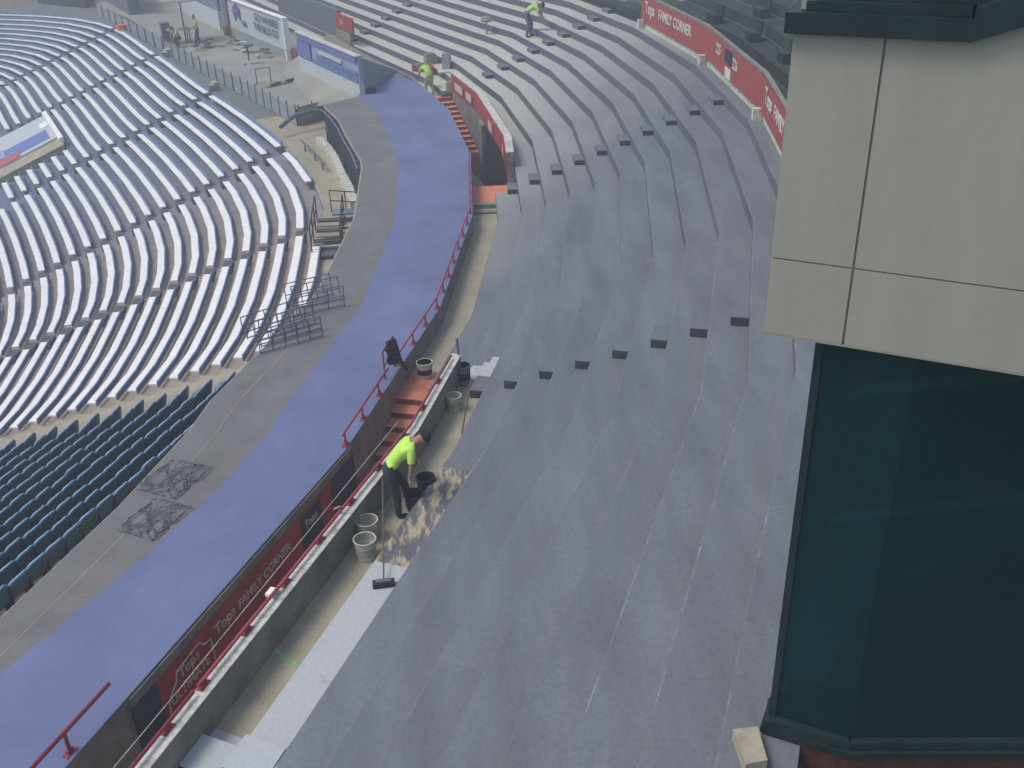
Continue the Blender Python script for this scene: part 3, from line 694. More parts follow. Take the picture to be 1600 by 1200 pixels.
# ---------------------------------------------------------------- pale slab, banners, booth, far structures
mb = MB(); PZ = -.25
F = [(-7.92, 46.29), (-8.94, 45.04), (-18.88, 61.31), (-24.81, 72.14), (-29.11, 78.51), (-30, 92), (-6, 92), (-3, 60), (-6.14, 47.2)]
mb.face([(x, y, PZ) for x, y in reversed(F)][::-1], 'plat'); 
for a, c in zip(F[:5], F[1:5]): mb.face([(*a, LZ-.2), (*c, LZ-.2), (*c, PZ), (*a, PZ)], 'conc')
tag(mb.build('pavement'), kind='structure')
def guard(a, c, n, label):
    t = empty('guard_fence', (*a, PZ)); tag(t, label, 'guard fence', 'guard fences along the pale slab')
    for k in range(n):
        u, v = k/n+.01, (k+1)/n-.01; p = (a[0]+(c[0]-a[0])*u, a[1]+(c[1]-a[1])*u); q = (a[0]+(c[0]-a[0])*v, a[1]+(c[1]-a[1])*v)
        b = MB(); b.wall(p, q, -.9, -.12, .03, 'guard'); sub(b, 'panel', t)
        b = MB(); b.box((p[0], p[1], -.95), .05, .05, .95, 'steel'); sub(b, 'post', t)
guard((-9.0, 45.0), (-12.7, 51.1), 7, 'pale panel fence at the near corner of the slab')
guard((-12.7, 51.1), (-18.9, 61.3), 9, 'pale panel fence along the middle of the slab edge')
guard((-18.9, 61.3), (-29.1, 78.5), 10, 'pale panel fence along the far end of the slab edge')
guard((-8.9, 44.95), (-7.9, 46.2), 2, 'short pale panel fence returning at the slab corner by the stud wall')

def banner(name, a, c, z0, z1, m, label, base=.5, base_m='wsign'):
    t = empty(name, (*a, z0)); tag(t, label, 'banner wall')
    b = MB(); b.wall(a, c, z0, z0+base, .25, base_m); sub(b, 'base', t)
    b = MB(); b.wall(a, c, z0+base+.002, z1, .2, m); sub(b, 'board', t); return t
# wall direction runs away from camera; the banner faces the field (left)
B2a, B2b = (-5.82, 44.3), (-9.5, 50.9)
t = banner('banner_wall', B2a, B2b, -.3, 2.05, 'lbsign', 'blue banner wall between the pale slab and the violet walkway', 1.25)
dv = Vector((B2b[0]-B2a[0], B2b[1]-B2a[1])); Lb = dv.length; dv.normalize(); nv = Vector((-dv.y, dv.x))
def bq(s, z): p = Vector(B2a)+dv*s+nv*.255; return (p.x, p.y, z)
def bquad(t, s0, s1, z0, z1, m, nm, sl=0):
    b = MB(); P = [bq(s0, z0), bq(s1, z0+sl), bq(s1, z1+sl), bq(s0, z1)]
    Q = [(x+nv.x*.02, y+nv.y*.02, z) for x, y, z in P]; b.hexa([P[0], P[1], Q[1], Q[0]], [P[3], P[2], Q[2], Q[3]], m); sub(b, nm, t)
bquad(t, .1, Lb-.1, 1.82, 2.02, 'bsign', 'stripe'); bquad(t, .1, 5.6, .98, 1.14, 'bsign', 'stripe'); bquad(t, .1, 5.0, 1.26, 1.42, 'bsign', 'stripe'); bquad(t, 5.7, Lb-.1, 1.0, 1.78, 'bsign', 'stripe'); bquad(t, 1.8, 4.6, 1.50, 1.68, 'wsign', 'stripe')
b = MB(); b.wall(B2a, B2b, 2.055, 2.10, .3, 'ptop'); sub(b, 'coping', t)
B1a, B1b = (-11.1, 56.2), (-15.9, 64.3)
t = banner('banner_wall', B1a, B1b, PZ, 1.85, 'wsign', 'pale banner wall reading GO WHERE THE BILLS GO at the back of the slab', .5, 'guard')
dv = Vector((B1b[0]-B1a[0], B1b[1]-B1a[1])); dv.normalize(); nv = Vector((-dv.y, dv.x))
def b1(s, z, o=.27): p = Vector(B1a)+dv*s+nv*o; return (p.x, p.y, z)
rd = (-dv.x, -dv.y)
put_text('GO WHERE', .56, 'btext', b1(4.6, 1.12), rd, t, sx=1.3); put_text('THE BILLS GO', .56, 'btext', b1(4.9, .60), rd, t, sx=1.15)
put_text('bills', .46, 'btext', b1(6.9, .55), rd, t, sx=1.1)
# leaping emblem: dark blue body with red stripe
def flat(pts, m, nm, t, o0=.27):
    b = MB(); n_ = len(pts); A = [b1(8.6-u, .1+z*.66, o0) for u, z in pts]; B = [b1(8.6-u, .1+z*.66, o0-.03) for u, z in pts]
    b.face(A[::-1], m); 
    for k in range(n_): b.face([A[k], A[(k+1) % n_], B[(k+1) % n_], B[k]], m)
    sub(b, nm, t)
flat([(.0, 1.75), (.35, 2.2), (.9, 2.5), (1.25, 2.25), (1.5, 2.0), (1.35, 1.7), (1.5, 1.2), (1.25, 1.25), (1.0, 1.5), (.7, 1.45), (.45, 1.0), (.35, 1.35)], 'lblue', 'emblem', t)
flat([(.0, 1.72), (.2, 1.95), (1.45, 2.05), (1.2, 1.82), (.5, 1.72)], 'lred', 'emblem_stripe', t, .30)
b = MB(); b.wall(B1a, B1b, 1.855, 1.90, .3, 'wbench'); b.wall((B1a[0]+.05, B1a[1]-.1), (B1a[0]-.02, B1a[1]+.02), PZ, 1.90, .3, 'wbench'); sub(b, 'frame', t)
# red block and dark opening between the banners
b = MB(); b.wall((-10.25, 55.2), (-10.95, 56.4), PZ, .3, .3, 'redrise'); tag(b.build('block'), 'low dark red block in the gap between the two banners', 'block')
# wedge wall crossing the far end of the violet walkway
t = empty('wedge_wall', (-5.7, 47, .5)); tag(t, 'pale sloping wall closing the far end of the violet walkway', 'wall')
b = MB(); a_, c_ = (-5.84, 44.25), (-4.88, 48.7)
b.hexa([(a_[0], a_[1], .45), (c_[0], c_[1], .45), (c_[0]-.3, c_[1]+.3, .45), (-7.2, 46.9, .45)], [(a_[0], a_[1], 2.0), (c_[0], c_[1], .56), (c_[0]-.3, c_[1]+.3, .56), (-7.2, 46.9, 2.0)], 'guard'); sub(b, 'wall', t)
b = MB(); b.box((-5.62, 44.5, .5), .4, .28, .2, 'dtrim', .3); tag(b.build('tool_box'), 'small dark box at the foot of the pale sloping wall', 'box')
# slab covering behind the banners (roof of the booth) and the stairwell mouth behind it
b = MB(); b.hexa([(-5.7, 44.6, -.2), (-4.9, 48.9, -.2), (-9.6, 59.5, -.2), (-9.4, 51.2, -.2)], [(-5.7, 44.6, .48), (-4.9, 48.9, .48), (-9.6, 59.5, .48), (-9.4, 51.2, .48)], 'conc'); tag(b.build('pavement'), kind='structure')
b = MB(); ringwall(b, 50.30, 50.55, .2, 1.75, 34.5, 47, 'steel'); tag(b.build('wall'), 'dark grey stairwell wall behind the blue banner', 'wall')
t = empty('small_sign', (*cp(50.2, 32.6), .5)); tag(t, 'small red section sign on the end of the far stairwell wall', 'sign')
b = MB(); ringwall(b, 50.10, 50.20, .95, 1.72, 31.2, 34.2, 'dredsign'); sub(b, 'board', t); put_text('230', .34, 'cream2', (*cp(50.09, 33.4), 1.15), facing_in(33), t)
b = MB(); ringwall(b, 50.12, 50.22, .3, .92, 31.9, 34.4, 'litter'); sub(b, 'base', t)
# distant posts, sheds and walls at upper left
b = MB(); b.wall((-15.95, 64.6), (-16.35, 65.4), PZ, 4.2, .35, 'steel'); tag(b.build('column'), 'dark steel column at the far end of the pale banner', 'column')
b = MB(); b.box((-16.1, 64.4, PZ), .9, .5, .55, 'redrise', .5); tag(b.build('block'), 'dark red block at the foot of the far column', 'block')
b = MB(); b.box((-16.75, 65.6, PZ), .16, .16, 4.5, 'wsign'); tag(b.build('post'), 'slim pale post beside the dark far column', 'post')
t = banner('banner_wall', (-17.0, 66.2), (-24.5, 79.5), PZ, 3.2, 'lrise', 'greyish banner wall beyond the far column at the top edge', 1.1)
b = MB(); b.wall((-24.6, 73.5), (-28.5, 80.5), PZ, 3.3, .5, 'steel'); b.wall((-25.3, 76.4), (-29.3, 83.4), PZ, 3.0, .5, 'conc'); tag(b.build('shed'), 'grey shed wall beyond the umbrella at the top edge', 'shed')
b = MB(); b.wall((-28.5, 80.5), (-34.5, 88.5), -.9, 3.5, .5, 'conc'); b.wall((-27.6, 79.9), (-28.6, 81.1), -.9, 3.5, .6, 'steel'); tag(b.build('far_wall'), 'pale concrete wall behind the farthest curved rows', 'wall')
b = MB()
for k, (x0, y0, x1, y1, m_) in enumerate(((-31, 82.5, -35.5, 85.6, 'dtrim'), (-36, 86, -41, 88, 'litter'), (-41.5, 88.2, -47, 90, 'dtrim'), (-47.5, 90, -56, 91.5, 'steel'))): b.wall((x0, y0), (x1, y1), -1, 2.2 - .2*k, .5, m_)
tag(b.build('hoarding'), 'patchy dark hoarding along the top left edge behind the curved rows', 'hoarding')
b = MB(); b.face([(-29, 78, -.94), (-30, 92, -.94), (-80, 110, -.94), (-80, 90, -.94)], 'conc'); tag(b.build('pavement'), kind='structure')


# tilted board over an opening among the benches, left edge
t = empty('tilted_board', (-33, 51, -3)); tag(t, 'pale and blue tilted board over an opening among the benches at the left edge', 'board')
def PX(i, s, dz): q = lrow(3, i, s); return (q.x, q.y, LZ-i*LH+dz)
def slab(ia, ib, sa, sb, dz0, dz1, m, nm):
    b = MB(); P = [PX(ib, sa, dz0), PX(ia, sa, dz0), PX(ia, sb, dz0), PX(ib, sb, dz0)]
    Q = [(x, y, z+dz1-dz0) for x, y, z in P]; b.hexa(P, Q, m); sub(b, nm, t)
slab(10.9, 19, .30, .90, -.35, .16, 'lbeige', 'kerb')
slab(11.15, 19, .42, .86, .165, .26, 'wsign', 'board')
slab(11.6, 19, .46, .62, .265, .275, 'bsign', 'stripe'); slab(14.2, 16.2, .42, .5, .265, .28, 'lred', 'emblem'); slab(15.2, 17.2, .52, .64, .28, .29, 'lbsign', 'emblem')
slab(10.75, 11.12, .36, .90, .05, .34, 'wbench', 'end_trim'); slab(11.2, 11.9, .66, .74, .27, .30, 'wbench', 'bracket')

# ---------------------------------------------------------------- building bay on the right
G = Vector((2.27, 6.71)); D = Vector((.899, -.438)); NN = Vector((.438, .899))      # D along the face, NN away from the camera
def fp(s, o=0): q = G+D*s+NN*o; return (q.x, q.y)
t = empty('building_bay', (G.x, G.y, 3.0)); tag(t, 'precast concrete building bay with dark green window rising beside the terrace', 'building')
def bx(s0, s1, z0, z1, o0, o1, m, nm, top1=None, s0t=None, z0b=None):
    b = MB(); P = [fp(s0, o0), fp(s1, o0), fp(s1, o1), fp(s0, o1)]; s0t = s0 if s0t is None else s0t
    Qt = [fp(s0t, o0), fp(s1, o0), fp(s1, o1), fp(s0t, o1)]; t1 = z1 if top1 is None else top1; zb_ = z0 if z0b is None else z0b
    b.hexa([(*P[0], z0), (*P[1], zb_), (*P[2], zb_), (*P[3], z0)], [(*Qt[0], z1), (*Qt[1], t1), (*Qt[2], t1), (*Qt[3], z1)], m); sub(b, nm, t)
# precast panels separated by recessed joints
bx(-.36, 4.0, 7.19, 9.26, -.168, .9, 'joint', 'backing')
J = .016
for s0, s1 in ((-.38, .17), (.17+J, .66), (.66, 4.2)):
    bx(s0, s1, 7.17, 7.745, -.18, -.115, 'panel', 'panel'); bx(s0, s1, 7.757, 9.27, -.18, -.115, 'panel', 'panel', top1=9.27 if s1 < 1 else 10.6)
bx(-.38, 4.2, 7.155, 7.168, -.178, .9, 'panel', 'soffit')
bx(-.43, .66, 9.272, 9.40, -.24, .9, 'dtrim', 'window_sill'); bx(-.32, .64, 9.402, 9.46, -.17, .9, 'dtrim', 'window_sill')
bx(-.26, 4.2, 9.462, 12.5, -.10, .9, 'dtrim', 'upper_window'); bx(-.36, -.27, 9.402, 12.5, -.12, .9, 'panel', 'corner_post')
bx(.66, 4.2, 9.272, 9.46, -.24, .9, 'dtrim', 'window_sill', z0b=10.6, top1=10.9)
# window: glass pane, frame bars, dim room
b = MB(); b.wall(fp(0, 0), fp(.68, 0), 3.3, 7.16, .012, 'glass'); b.wall(fp(.68, 0), (5.2, 6.32), 3.3, 7.16, .012, 'glass'); sub(b, 'window_pane', t)
b = MB(); P = [fp(.02, .03), fp(.68, .05), (5.2, 6.38), (5.6, 8.3), fp(.9, 1.9), fp(.02, 1.9)]
b.face([(*p, 3.25) for p in P], 'glassback'); b.face([(*p, 7.1) for p in P], 'glassback')
for p, q in zip(P[2:], P[3:]): b.face([(*p, 3.25), (*q, 3.25), (*q, 7.1), (*p, 7.1)], 'glassback')
sub(b, 'room', t)
bx(-.03, .03, 3.3, 7.16, -.02, 1.95, 'dtrim', 'jamb')
b = MB(); b.wall(fp(.24, .16), fp(1.7, .5), 6.58, 6.68, .05, 'wbench', zb=6.98, z0b=6.88); sub(b, 'reflection_bar', t)  # added pale bar imitating a reflection band in the glass
b = MB(); b.wall(fp(.22, .16), fp(2.2, .6), 5.38, 5.47, .05, 'wbench', zb=6.05, z0b=5.95); sub(b, 'reflection_bar', t)  # second added bar, stands for the lower reflection band
b = MB(); b.wall(fp(1.75, .55), fp(2.0, .9), 3.5, 6.9, .05, 'wbench'); sub(b, 'curtain', t)
b = MB(); b.wall((3.85, 6.8), (4.3, 6.9), 3.4, 6.9, .1, 'steel'); b.wall(fp(.5, .8), fp(.55, .8), 3.4, 6.9, .1, 'steel'); sub(b, 'curtain', t)
b = MB(); b.wall(fp(-.06, -.10), fp(.70, -.06), 3.20, 3.29, .3, 'dtrim'); b.wall(fp(.70, -.06), (5.6, 6.24), 3.20, 3.29, .3, 'dtrim'); b.wall(fp(-.08, -.09), fp(.70, -.09), 3.13, 3.195, .34, 'dtrim'); b.wall(fp(.70, -.09), (5.6, 6.21), 3.13, 3.195, .34, 'dtrim'); sub(b, 'sill', t)
b = MB(); b.wall(fp(-.06, -.07), fp(.70, -.07), .5, 3.125, .9, 'brick'); b.wall(fp(.70, -.07), (5.6, 6.23), .5, 3.125, .9, 'brick'); sub(b, 'brick_base', t)
b = MB(); P = [(1.90, 6.62), (1.93, 6.22), (2.13, 6.26), (2.13, 6.64)]; b.hexa([(x, y, 3.06) for x, y in P], [(x, y, 3.22) for x, y in P], 'lbeige'); tag(b.build('plinth'), 'small beige plinth on the terrace at the foot of the building', 'plinth')
# low kerb along the back of the terrace below the bay
b = MB(); ringwall(b, 57.93, 58.15, 2.6, zt(10)+.02, -22.5, -14, 'ptop'); tag(b.build('kerb'), 'pale kerb strip along the back of the terrace under the window', 'kerb')

# ---------------------------------------------------------------- people
def _skin(name, verts, edges, radii, root=0, sub_=1):
    me = bpy.data.meshes.new(name); me.from_pydata(verts, edges, []); o = bpy.data.objects.new(name, me); COL.objects.link(o)
    mo = o.modifiers.new('sk', 'SKIN'); 
    for k, r in enumerate(radii):
        sv = me.skin_vertices[0].data[k]; sv.radius = r if isinstance(r, tuple) else (r, r); sv.use_root = (k == root)
    mo.use_smooth_shade = True; mo.branch_smoothing = .3
    sb = o.modifiers.new('ss', 'SUBSURF'); sb.levels = sub_; sb.render_levels = sub_
    bpy.context.view_layer.update(); dg = bpy.context.evaluated_depsgraph_get()
    out = bpy.data.meshes.new_from_object(o.evaluated_get(dg)); bpy.data.objects.remove(o); bpy.data.meshes.remove(me); return out
def person(loc, rz, J, label, shirt='lime', vest=False, trousers='trous', cap='cap', group=None, scale=1.0):
    """J: joint positions in the person's own frame (+x forward, +y left)."""
    t = empty('person', loc, rz); t.scale = (scale,)*3; tag(t, label, 'person', group)
    V_, E_, Rr, K = [], [], [], []
    def add(p, r, kind, par=None):
        V_.append(tuple(p)); Rr.append(r); K.append(kind); i = len(V_)-1
        if par is not None: E_.append((par, i))
        return i
    Pv = Vector(J['pelvis']); Ch = Vector(J['chest']); Nk = Vector(J['neck']); Hd = Vector(J['head']); cr = Vector(J.get('crown', tuple(Hd+(Hd-Nk).normalized()*.11)))
    lat = Vector((0, 1, 0))
    pe = add(Pv, (.15, .12), 'T'); wa = add(Pv.lerp(Ch, .4), (.135, .105), 'S', pe); ch = add(Ch, (.165, .12), 'S', wa); nk = add(Nk, .058, 'K', ch)
    hd = add(Hd, (.083, .098), 'K', nk); add(cr, (.06, .07), 'K', hd)
    for sd, nm in ((1, 'L'), (-1, 'R')):
        sh = add(Vector(J.get('sh'+nm, tuple(Ch.lerp(Nk, .45)+lat*sd*.17))), .062, 'S', ch)
        el = Vector(J['el'+nm]); ha = Vector(J['ha'+nm]); s0 = Vector(V_[sh])
        m1 = add(s0.lerp(el, .55), .056, 'S', sh); e = add(el, .043, 'K', m1); wr = add(el.lerp(ha, .85), .029, 'K', e)
        dr = (ha-el).normalized(); side = dr.cross(Vector((1, .2, 0))); side.normalize(); palm = add(ha+dr*.03, (.034, .02), 'K', wr)
        for q in range(4):
            b0 = ha+dr*.075+side*(q-1.5)*.021; f1 = add(b0, .0105, 'K', palm); L = (.06, .075, .07, .05)[q]
            f2 = add(b0+dr*L*.5+Vector((.012, 0, 0)), .0095, 'K', f1); add(b0+dr*L+Vector((.03, 0, -.005)), .008, 'K', f2)
        th = add(ha+dr*.02+side*.045, .011, 'K', palm); add(ha+dr*.065+side*.062, .009, 'K', th)
        hp = add(Pv+lat*sd*.09+Vector((0, 0, -.05)), .098, 'T', pe); kn = Vector(J['kn'+nm]); an_ = Vector(J['an'+nm]); hpv = Vector(V_[hp])
        a1 = add(hpv.lerp(kn, .5), .085, 'T', hp); k_ = add(kn, .062, 'T', a1); a2 = add(kn.lerp(an_, .4), .06, 'T', k_); a3 = add(an_, .045, 'T', a2)
        yaw = J.get('toe'+nm, 0); fw = Vector((math.cos(yaw), math.sin(yaw), 0)); h_ = add(an_+Vector((-.01, 0, -.05)), .042, 'B', a3); add(an_+fw*.15+Vector((0, 0, -.055)), (.045, .03), 'B', h_)
    me = _skin('body', V_, E_, Rr)
    slots = {'T': trousers, 'S': shirt, 'K': 'skin', 'B': 'boot'}; idx = {}
    for k, s_ in enumerate('TSKB'): me.materials.append(M[slots[s_]]); idx[s_] = k
    segs = [(Vector(V_[a]), Vector(V_[b]), K[a], K[b]) for a, b in E_]
    kinds = []
    for p in me.polygons:
        c = p.center; best = None
        for a, b, ka, kb in segs:
            ab = b-a; u = max(0, min(1, (c-a).dot(ab)/max(1e-9, ab.length_squared))); dd = (c-a-ab*u).length
            if best is None or dd < best[0]: best = (dd, ka if u < .5 else kb)
        kinds.append(best[1]); p.material_index = idx['K' if best[1] in 'SK' else best[1]] if False else idx[best[1]]
    # facial features, ears: small pieces merged into the same mesh
    bm = bmesh.new(); bm.from_mesh(me); up = (cr-Nk).normalized(); f = (Vector((1, 0, 0))-up*up.x)
    f = f.normalized() if f.length > .15 else Vector((0, 0, -1)); f = Vector(J['face']).normalized() if 'face' in J else f; l = up.cross(f).normalized()
    def blob(c, r, sx=1): 
        v = bmesh.ops.create_icosphere(bm, subdivisions=1, radius=r)['verts']
        for q in v: q.co = c+l*q.co.x*sx+f*q.co.y+up*q.co.z
        for q in v:
            for fc in q.link_faces: fc.material_index = idx['K']; fc.smooth = True
    blob(Hd+f*.098-up*.005, .017); blob(Hd+f*.09-up*.045, .014, 1.6); blob(Hd+l*.09, .02, .5); blob(Hd-l*.09, .02, .5)
    for s_ in (1, -1): blob(Hd+f*.088+l*.032*s_+up*.02, .010)
    bm.to_mesh(me); bm.free()
    me.polygons.foreach_set('use_smooth', [True]*len(me.polygons))
    o = bpy.data.objects.new('body', me); COL.objects.link(o); o.parent = t
    def garment(nm, sel, off, m):
        bm = bmesh.new(); src = me; vm = {}
        for p, k in zip(list(src.polygons)[:len(kinds)], kinds):
            if not sel(k, p.center): continue
            vs = []
            for vi in p.vertices:
                if vi not in vm: v = src.vertices[vi]; vm[vi] = bm.verts.new(v.co+v.normal*off)
                vs.append(vm[vi])
            try: bm.faces.new(vs).smooth = True
            except ValueError: pass
        m2 = bpy.data.meshes.new(nm); bm.to_mesh(m2); bm.free(); m2.materials.append(M[m]); g_ = bpy.data.objects.new(nm, m2); COL.objects.link(g_); g_.parent = t
    garment('trousers', lambda k, c: k == 'T', .012, trousers); garment('shirt', lambda k, c: k == 'S', .016, shirt)
    if vest: garment('vest', lambda k, c: k == 'S' and abs(c.y) < .19, .028, 'limed')
    # cap with brim
    b = bmesh.new(); vv = bmesh.ops.create_uvsphere(b, u_segments=12, v_segments=8, radius=.118)['verts']
    bmesh.ops.delete(b, geom=[v for v in vv if v.co.z < -.012], context='VERTS')
    r_ = bmesh.ops.create_circle(b, cap_ends=True, segments=12, radius=.07)['verts']
    for v in r_: v.co = Vector((v.co.x, v.co.y*1.0+.13, -.012))
    for v in b.verts: c = v.co.copy(); v.co = Hd+up*.035+l*c.x*.82+f*c.y*.95+up*c.z*.95
    m3 = bpy.data.meshes.new('cap'); b.to_mesh(m3); b.free(); m3.materials.append(M[cap]); g_ = bpy.data.objects.new('cap', m3); COL.objects.link(g_); g_.parent = t
    for p in m3.polygons: p.use_smooth = True
    return t
BEND = dict(pelvis=(-.12, 0, .93), chest=(.20, .0, 1.25), neck=(.36, 0, 1.33), head=(.47, 0, 1.37), elR=(.24, -.25, 1.02), haR=(.20, -.24, .78), elL=(.33, .25, 1.03), haL=(.42, .20, .80), knR=(-.02, -.12, .50), anR=(-.02, -.14, .09), knL=(.12, .13, .52), anL=(.20, .16, .09), face=(.6, 0, -.8))
w1 = cp(51.30, -18.75)
person((w1[0], w1[1], zt(1)), R_(12), BEND, 'person in lime shirt and black cap bending over dark buckets by the parapet', scale=1.0)
SIT = dict(pelvis=(0, 0, .52), chest=(.18, 0, .86), neck=(.28, 0, .98), head=(.36, 0, 1.05), elR=(.36, -.22, .72), haR=(.48, -.15, .48), elL=(.38, .22, .70), haL=(.5, .12, .46), knR=(.32, -.14, .50), anR=(.12, -.16, .09), knL=(.34, .14, .48), anL=(.20, .16, .09))
BEND2 = dict(pelvis=(-.10, 0, .90), chest=(.22, 0, 1.14), neck=(.38, 0, 1.18), head=(.48, 0, 1.17), elR=(.40, -.22, .90), haR=(.52, -.18, .66), elL=(.42, .24, .90), haL=(.55, .20, .68), knR=(.02, -.12, .48), anR=(-.08, -.14, .09), knL=(.10, .13, .48), anL=(.05, .16, .09))
c = cp(54.75, 18.9); person((c[0], c[1], zt(6)), R_(-5), BEND2, 'person in bright lime vest stooping over a row halfway up the far terrace', shirt='lime', vest=True, trousers='steel', scale=1.18)
c = cp(49.85, 18.3); person((c[0], c[1], .03), R_(120), BEND2, 'person in green lime shirt crouching at the top of the far red stairs', shirt='limed', trousers='limed')
person((-17.2, 60.9, PZ), R_(200), dict(BEND, chest=(.02, 0, 1.32), neck=(.04, 0, 1.5), head=(.06, 0, 1.6), elR=(.1, -.28, 1.1), elL=(.1, .28, 1.1), haR=(.3, -.2, 1.0), haL=(.3, .2, 1.0), pelvis=(0, 0, .93)), 'person standing in a lime vest under the pale umbrella on the slab', shirt='limed', vest=True)
person((-18.3, 61.0, PZ), R_(230), SIT, 'person crouching in a lime vest beside the standing one on the slab', shirt='limed', vest=True)
c = cp(60.4, 3.0); person((c[0], c[1], 4.34), R_(150), SIT, 'person in lime vest sitting in the dark rows behind the red wall by the building', shirt='limed', vest=True, trousers='trous')
c = cp(60.0, 10.3); person((c[0], c[1], 4.34), R_(150), SIT, 'person in lime shirt half hidden behind the far end of the red wall', shirt='limed', trousers='trous')

# ---------------------------------------------------------------- loose things
def pail(x, y, z, r, h, label, m='bucket', inner='bucketin', group=None, handle=True, name='bucket'):
    t = empty(name, (x, y, z)); tag(t, label, 'bucket', group)
    b = MB(); b.lathe((x, y, z), [(.001, 0), (r*.82, 0), (r, h), (r*1.06, h), (r*1.06, h+.012), (r*.95, h+.012), (r*.93, h*.3, inner), (.001, h*.3, inner)], m, 20); sub(b, 'body', t)
    if handle: b = MB(); b.tube([(x+r*1.05*math.cos(q), y+r*1.05*math.sin(q)*.4-.3*r, z+h*(.95-.35*math.sin(q))) for q in [k*math.pi/8 for k in range(9)]], .006, 'dsteel', 5); sub(b, 'handle', t)
pail(*cp(51.12, -19.62), zt(1), .17, .36, 'grey bucket against the parapet, the farther of two behind the squeegee')
pail(*cp(51.30, -20.12), zt(1), .17, .36, 'grey bucket, the nearer of the pair by the pale primer strip')
pail(*cp(51.52, -18.05), zt(1), .16, .34, 'black bucket under the hands of the bending worker', 'black', 'black')
pail(*cp(51.50, -18.55), zt(1), .16, .30, 'black bucket at the feet of the bending worker', 'black', 'black')
pail(*cp(51.12, -14.9), zt(1), .15, .30, 'pale bucket by the parapet end next to the long pole', 'bucket', 'bucketin')
pail(*cp(49.85, -12.45), 0, .17, .36, 'grey bucket on the bare walkway behind the near red stairs', 'bucket', 'black')
pail(*cp(51.05, -13.75), zt(1), .145, .42, 'tall dark bin on the pale primer patch at the parapet end', 'grey', 'black', handle=False, name='bin')
# posts and tools
b = MB(); c = cp(50.97, -13.65); b.tube([(c[0], c[1], zt(1)), (c[0]-.05, c[1]+.05, zt(1)+.95)], .026, 'steel', 6); tag(b.build('post'), 'thin dark post standing at the end of the parapet', 'post')
b = MB(); a_, c_ = cp(51.35, -14.35), cp(51.50, -15.85); b.tube([(*a_, zt(1)+.42), (*c_, zt(1)+.02)], .017, 'wood', 6); tag(b.build('pole'), 'long dark pole lying beside the pale bucket at the parapet end', 'pole')
t = empty('squeegee', (*cp(52.0, -20.95), zt(2))); tag(t, 'long handled floor squeegee on the pale primer strip', 'squeegee')
c = cp(52.0, -21.0); d_ = cp(51.15, -19.05)
b = MB(); b.tube([(*c, zt(2)+.08), (d_[0]+.05, d_[1], zt(2)+.55)], .012, 'wood', 6); sub(b, 'handle', t)
b = MB(); b.box((c[0], c[1]-.03, zt(2)+.005), .32, .12, .075, 'black', R_(8)); b.box((c[0], c[1]-.03, zt(2)+.08), .22, .07, .03, 'steel', R_(8)); sub(b, 'head', t)
b = MB(); b.tube([(*cp(50.80, -19.9), 1.175), (*cp(50.98, -19.75), zt(1)+.02)], .018, 'wood', 6); b.tube([(*cp(50.70, -19.86), 1.20), (*cp(50.84, -19.93), 1.32)], .02, 'litter', 6); tag(b.build('stake'), 'short wooden stake leaning against the parapet above the grey buckets', 'stake')
b = MB()
for k in range(5):
    P = on_wall(50.62, -22.8+.02*k, 1.175); 
b.box((*cp(50.78, -22.15), 1.173), .12, .16, .05, 'wbench', R_(-20)); tag(b.build('rag'), 'small white rag lying on the parapet cap', 'rag')
# round-topped stand and orange pail with clutter on the far rows
c = cp(54.0, 22.3)
t = empty('work_light', (*c, zt(4))); tag(t, 'pale round topped stand alone on a middle row of the far terrace', 'stand')
b = MB(); b.tube([(*c, zt(4)), (*c, zt(4)+.85)], .05, 'guard', 8); b.box((*c, zt(4)), .3, .3, .06, 'guard'); sub(b, 'leg', t)
b = MB(); b.lathe((*c, zt(4)+.82), [(.001, 0), (.22, .02), (.28, .12), (.2, .24), (.001, .27)], 'litter', 14); sub(b, 'top', t)
c = cp(50.7, 21.4); pail(c[0], c[1], zt(0), .20, .42, 'orange bucket among clutter at the top of the far red stairs', 'orange', 'orange')
for k, (R, a, w_, l_, h_, m_, lb, ct) in enumerate(((51.2, 22.6, .5, .4, .45, 'litter', 'pale crate behind the orange bucket on the far rows', 'crate'), (51.4, 21.0, .35, .35, .65, 'guard', 'upright pale carton right of the clutter on the far rows', 'carton'), (50.6, 22.6, .5, .4, .3, 'redrise', 'dark red crate left of the orange bucket', 'crate'), (51.0, 20.2, .6, .5, .06, 'ptop', 'pale flat board lying on the far rows by the clutter', 'board'), (50.75, 17.6, .55, .4, .35, 'litter', 'pale block at the head of the maroon parapet beside the red stairs', 'block'))):
    b = MB(); n = 0 if R < 50.93 else 1; b.box((*cp(R, a), zt(n)), w_, l_, h_, m_, .4+k); 
    if h_ > .1: b.box((*cp(R, a), zt(n)+h_+.002), w_*.8, l_*.8, .03, 'dconc', .4+k)
    tag(b.build('block' if ct == 'block' else ct.replace(' ', '_')), lb, ct)
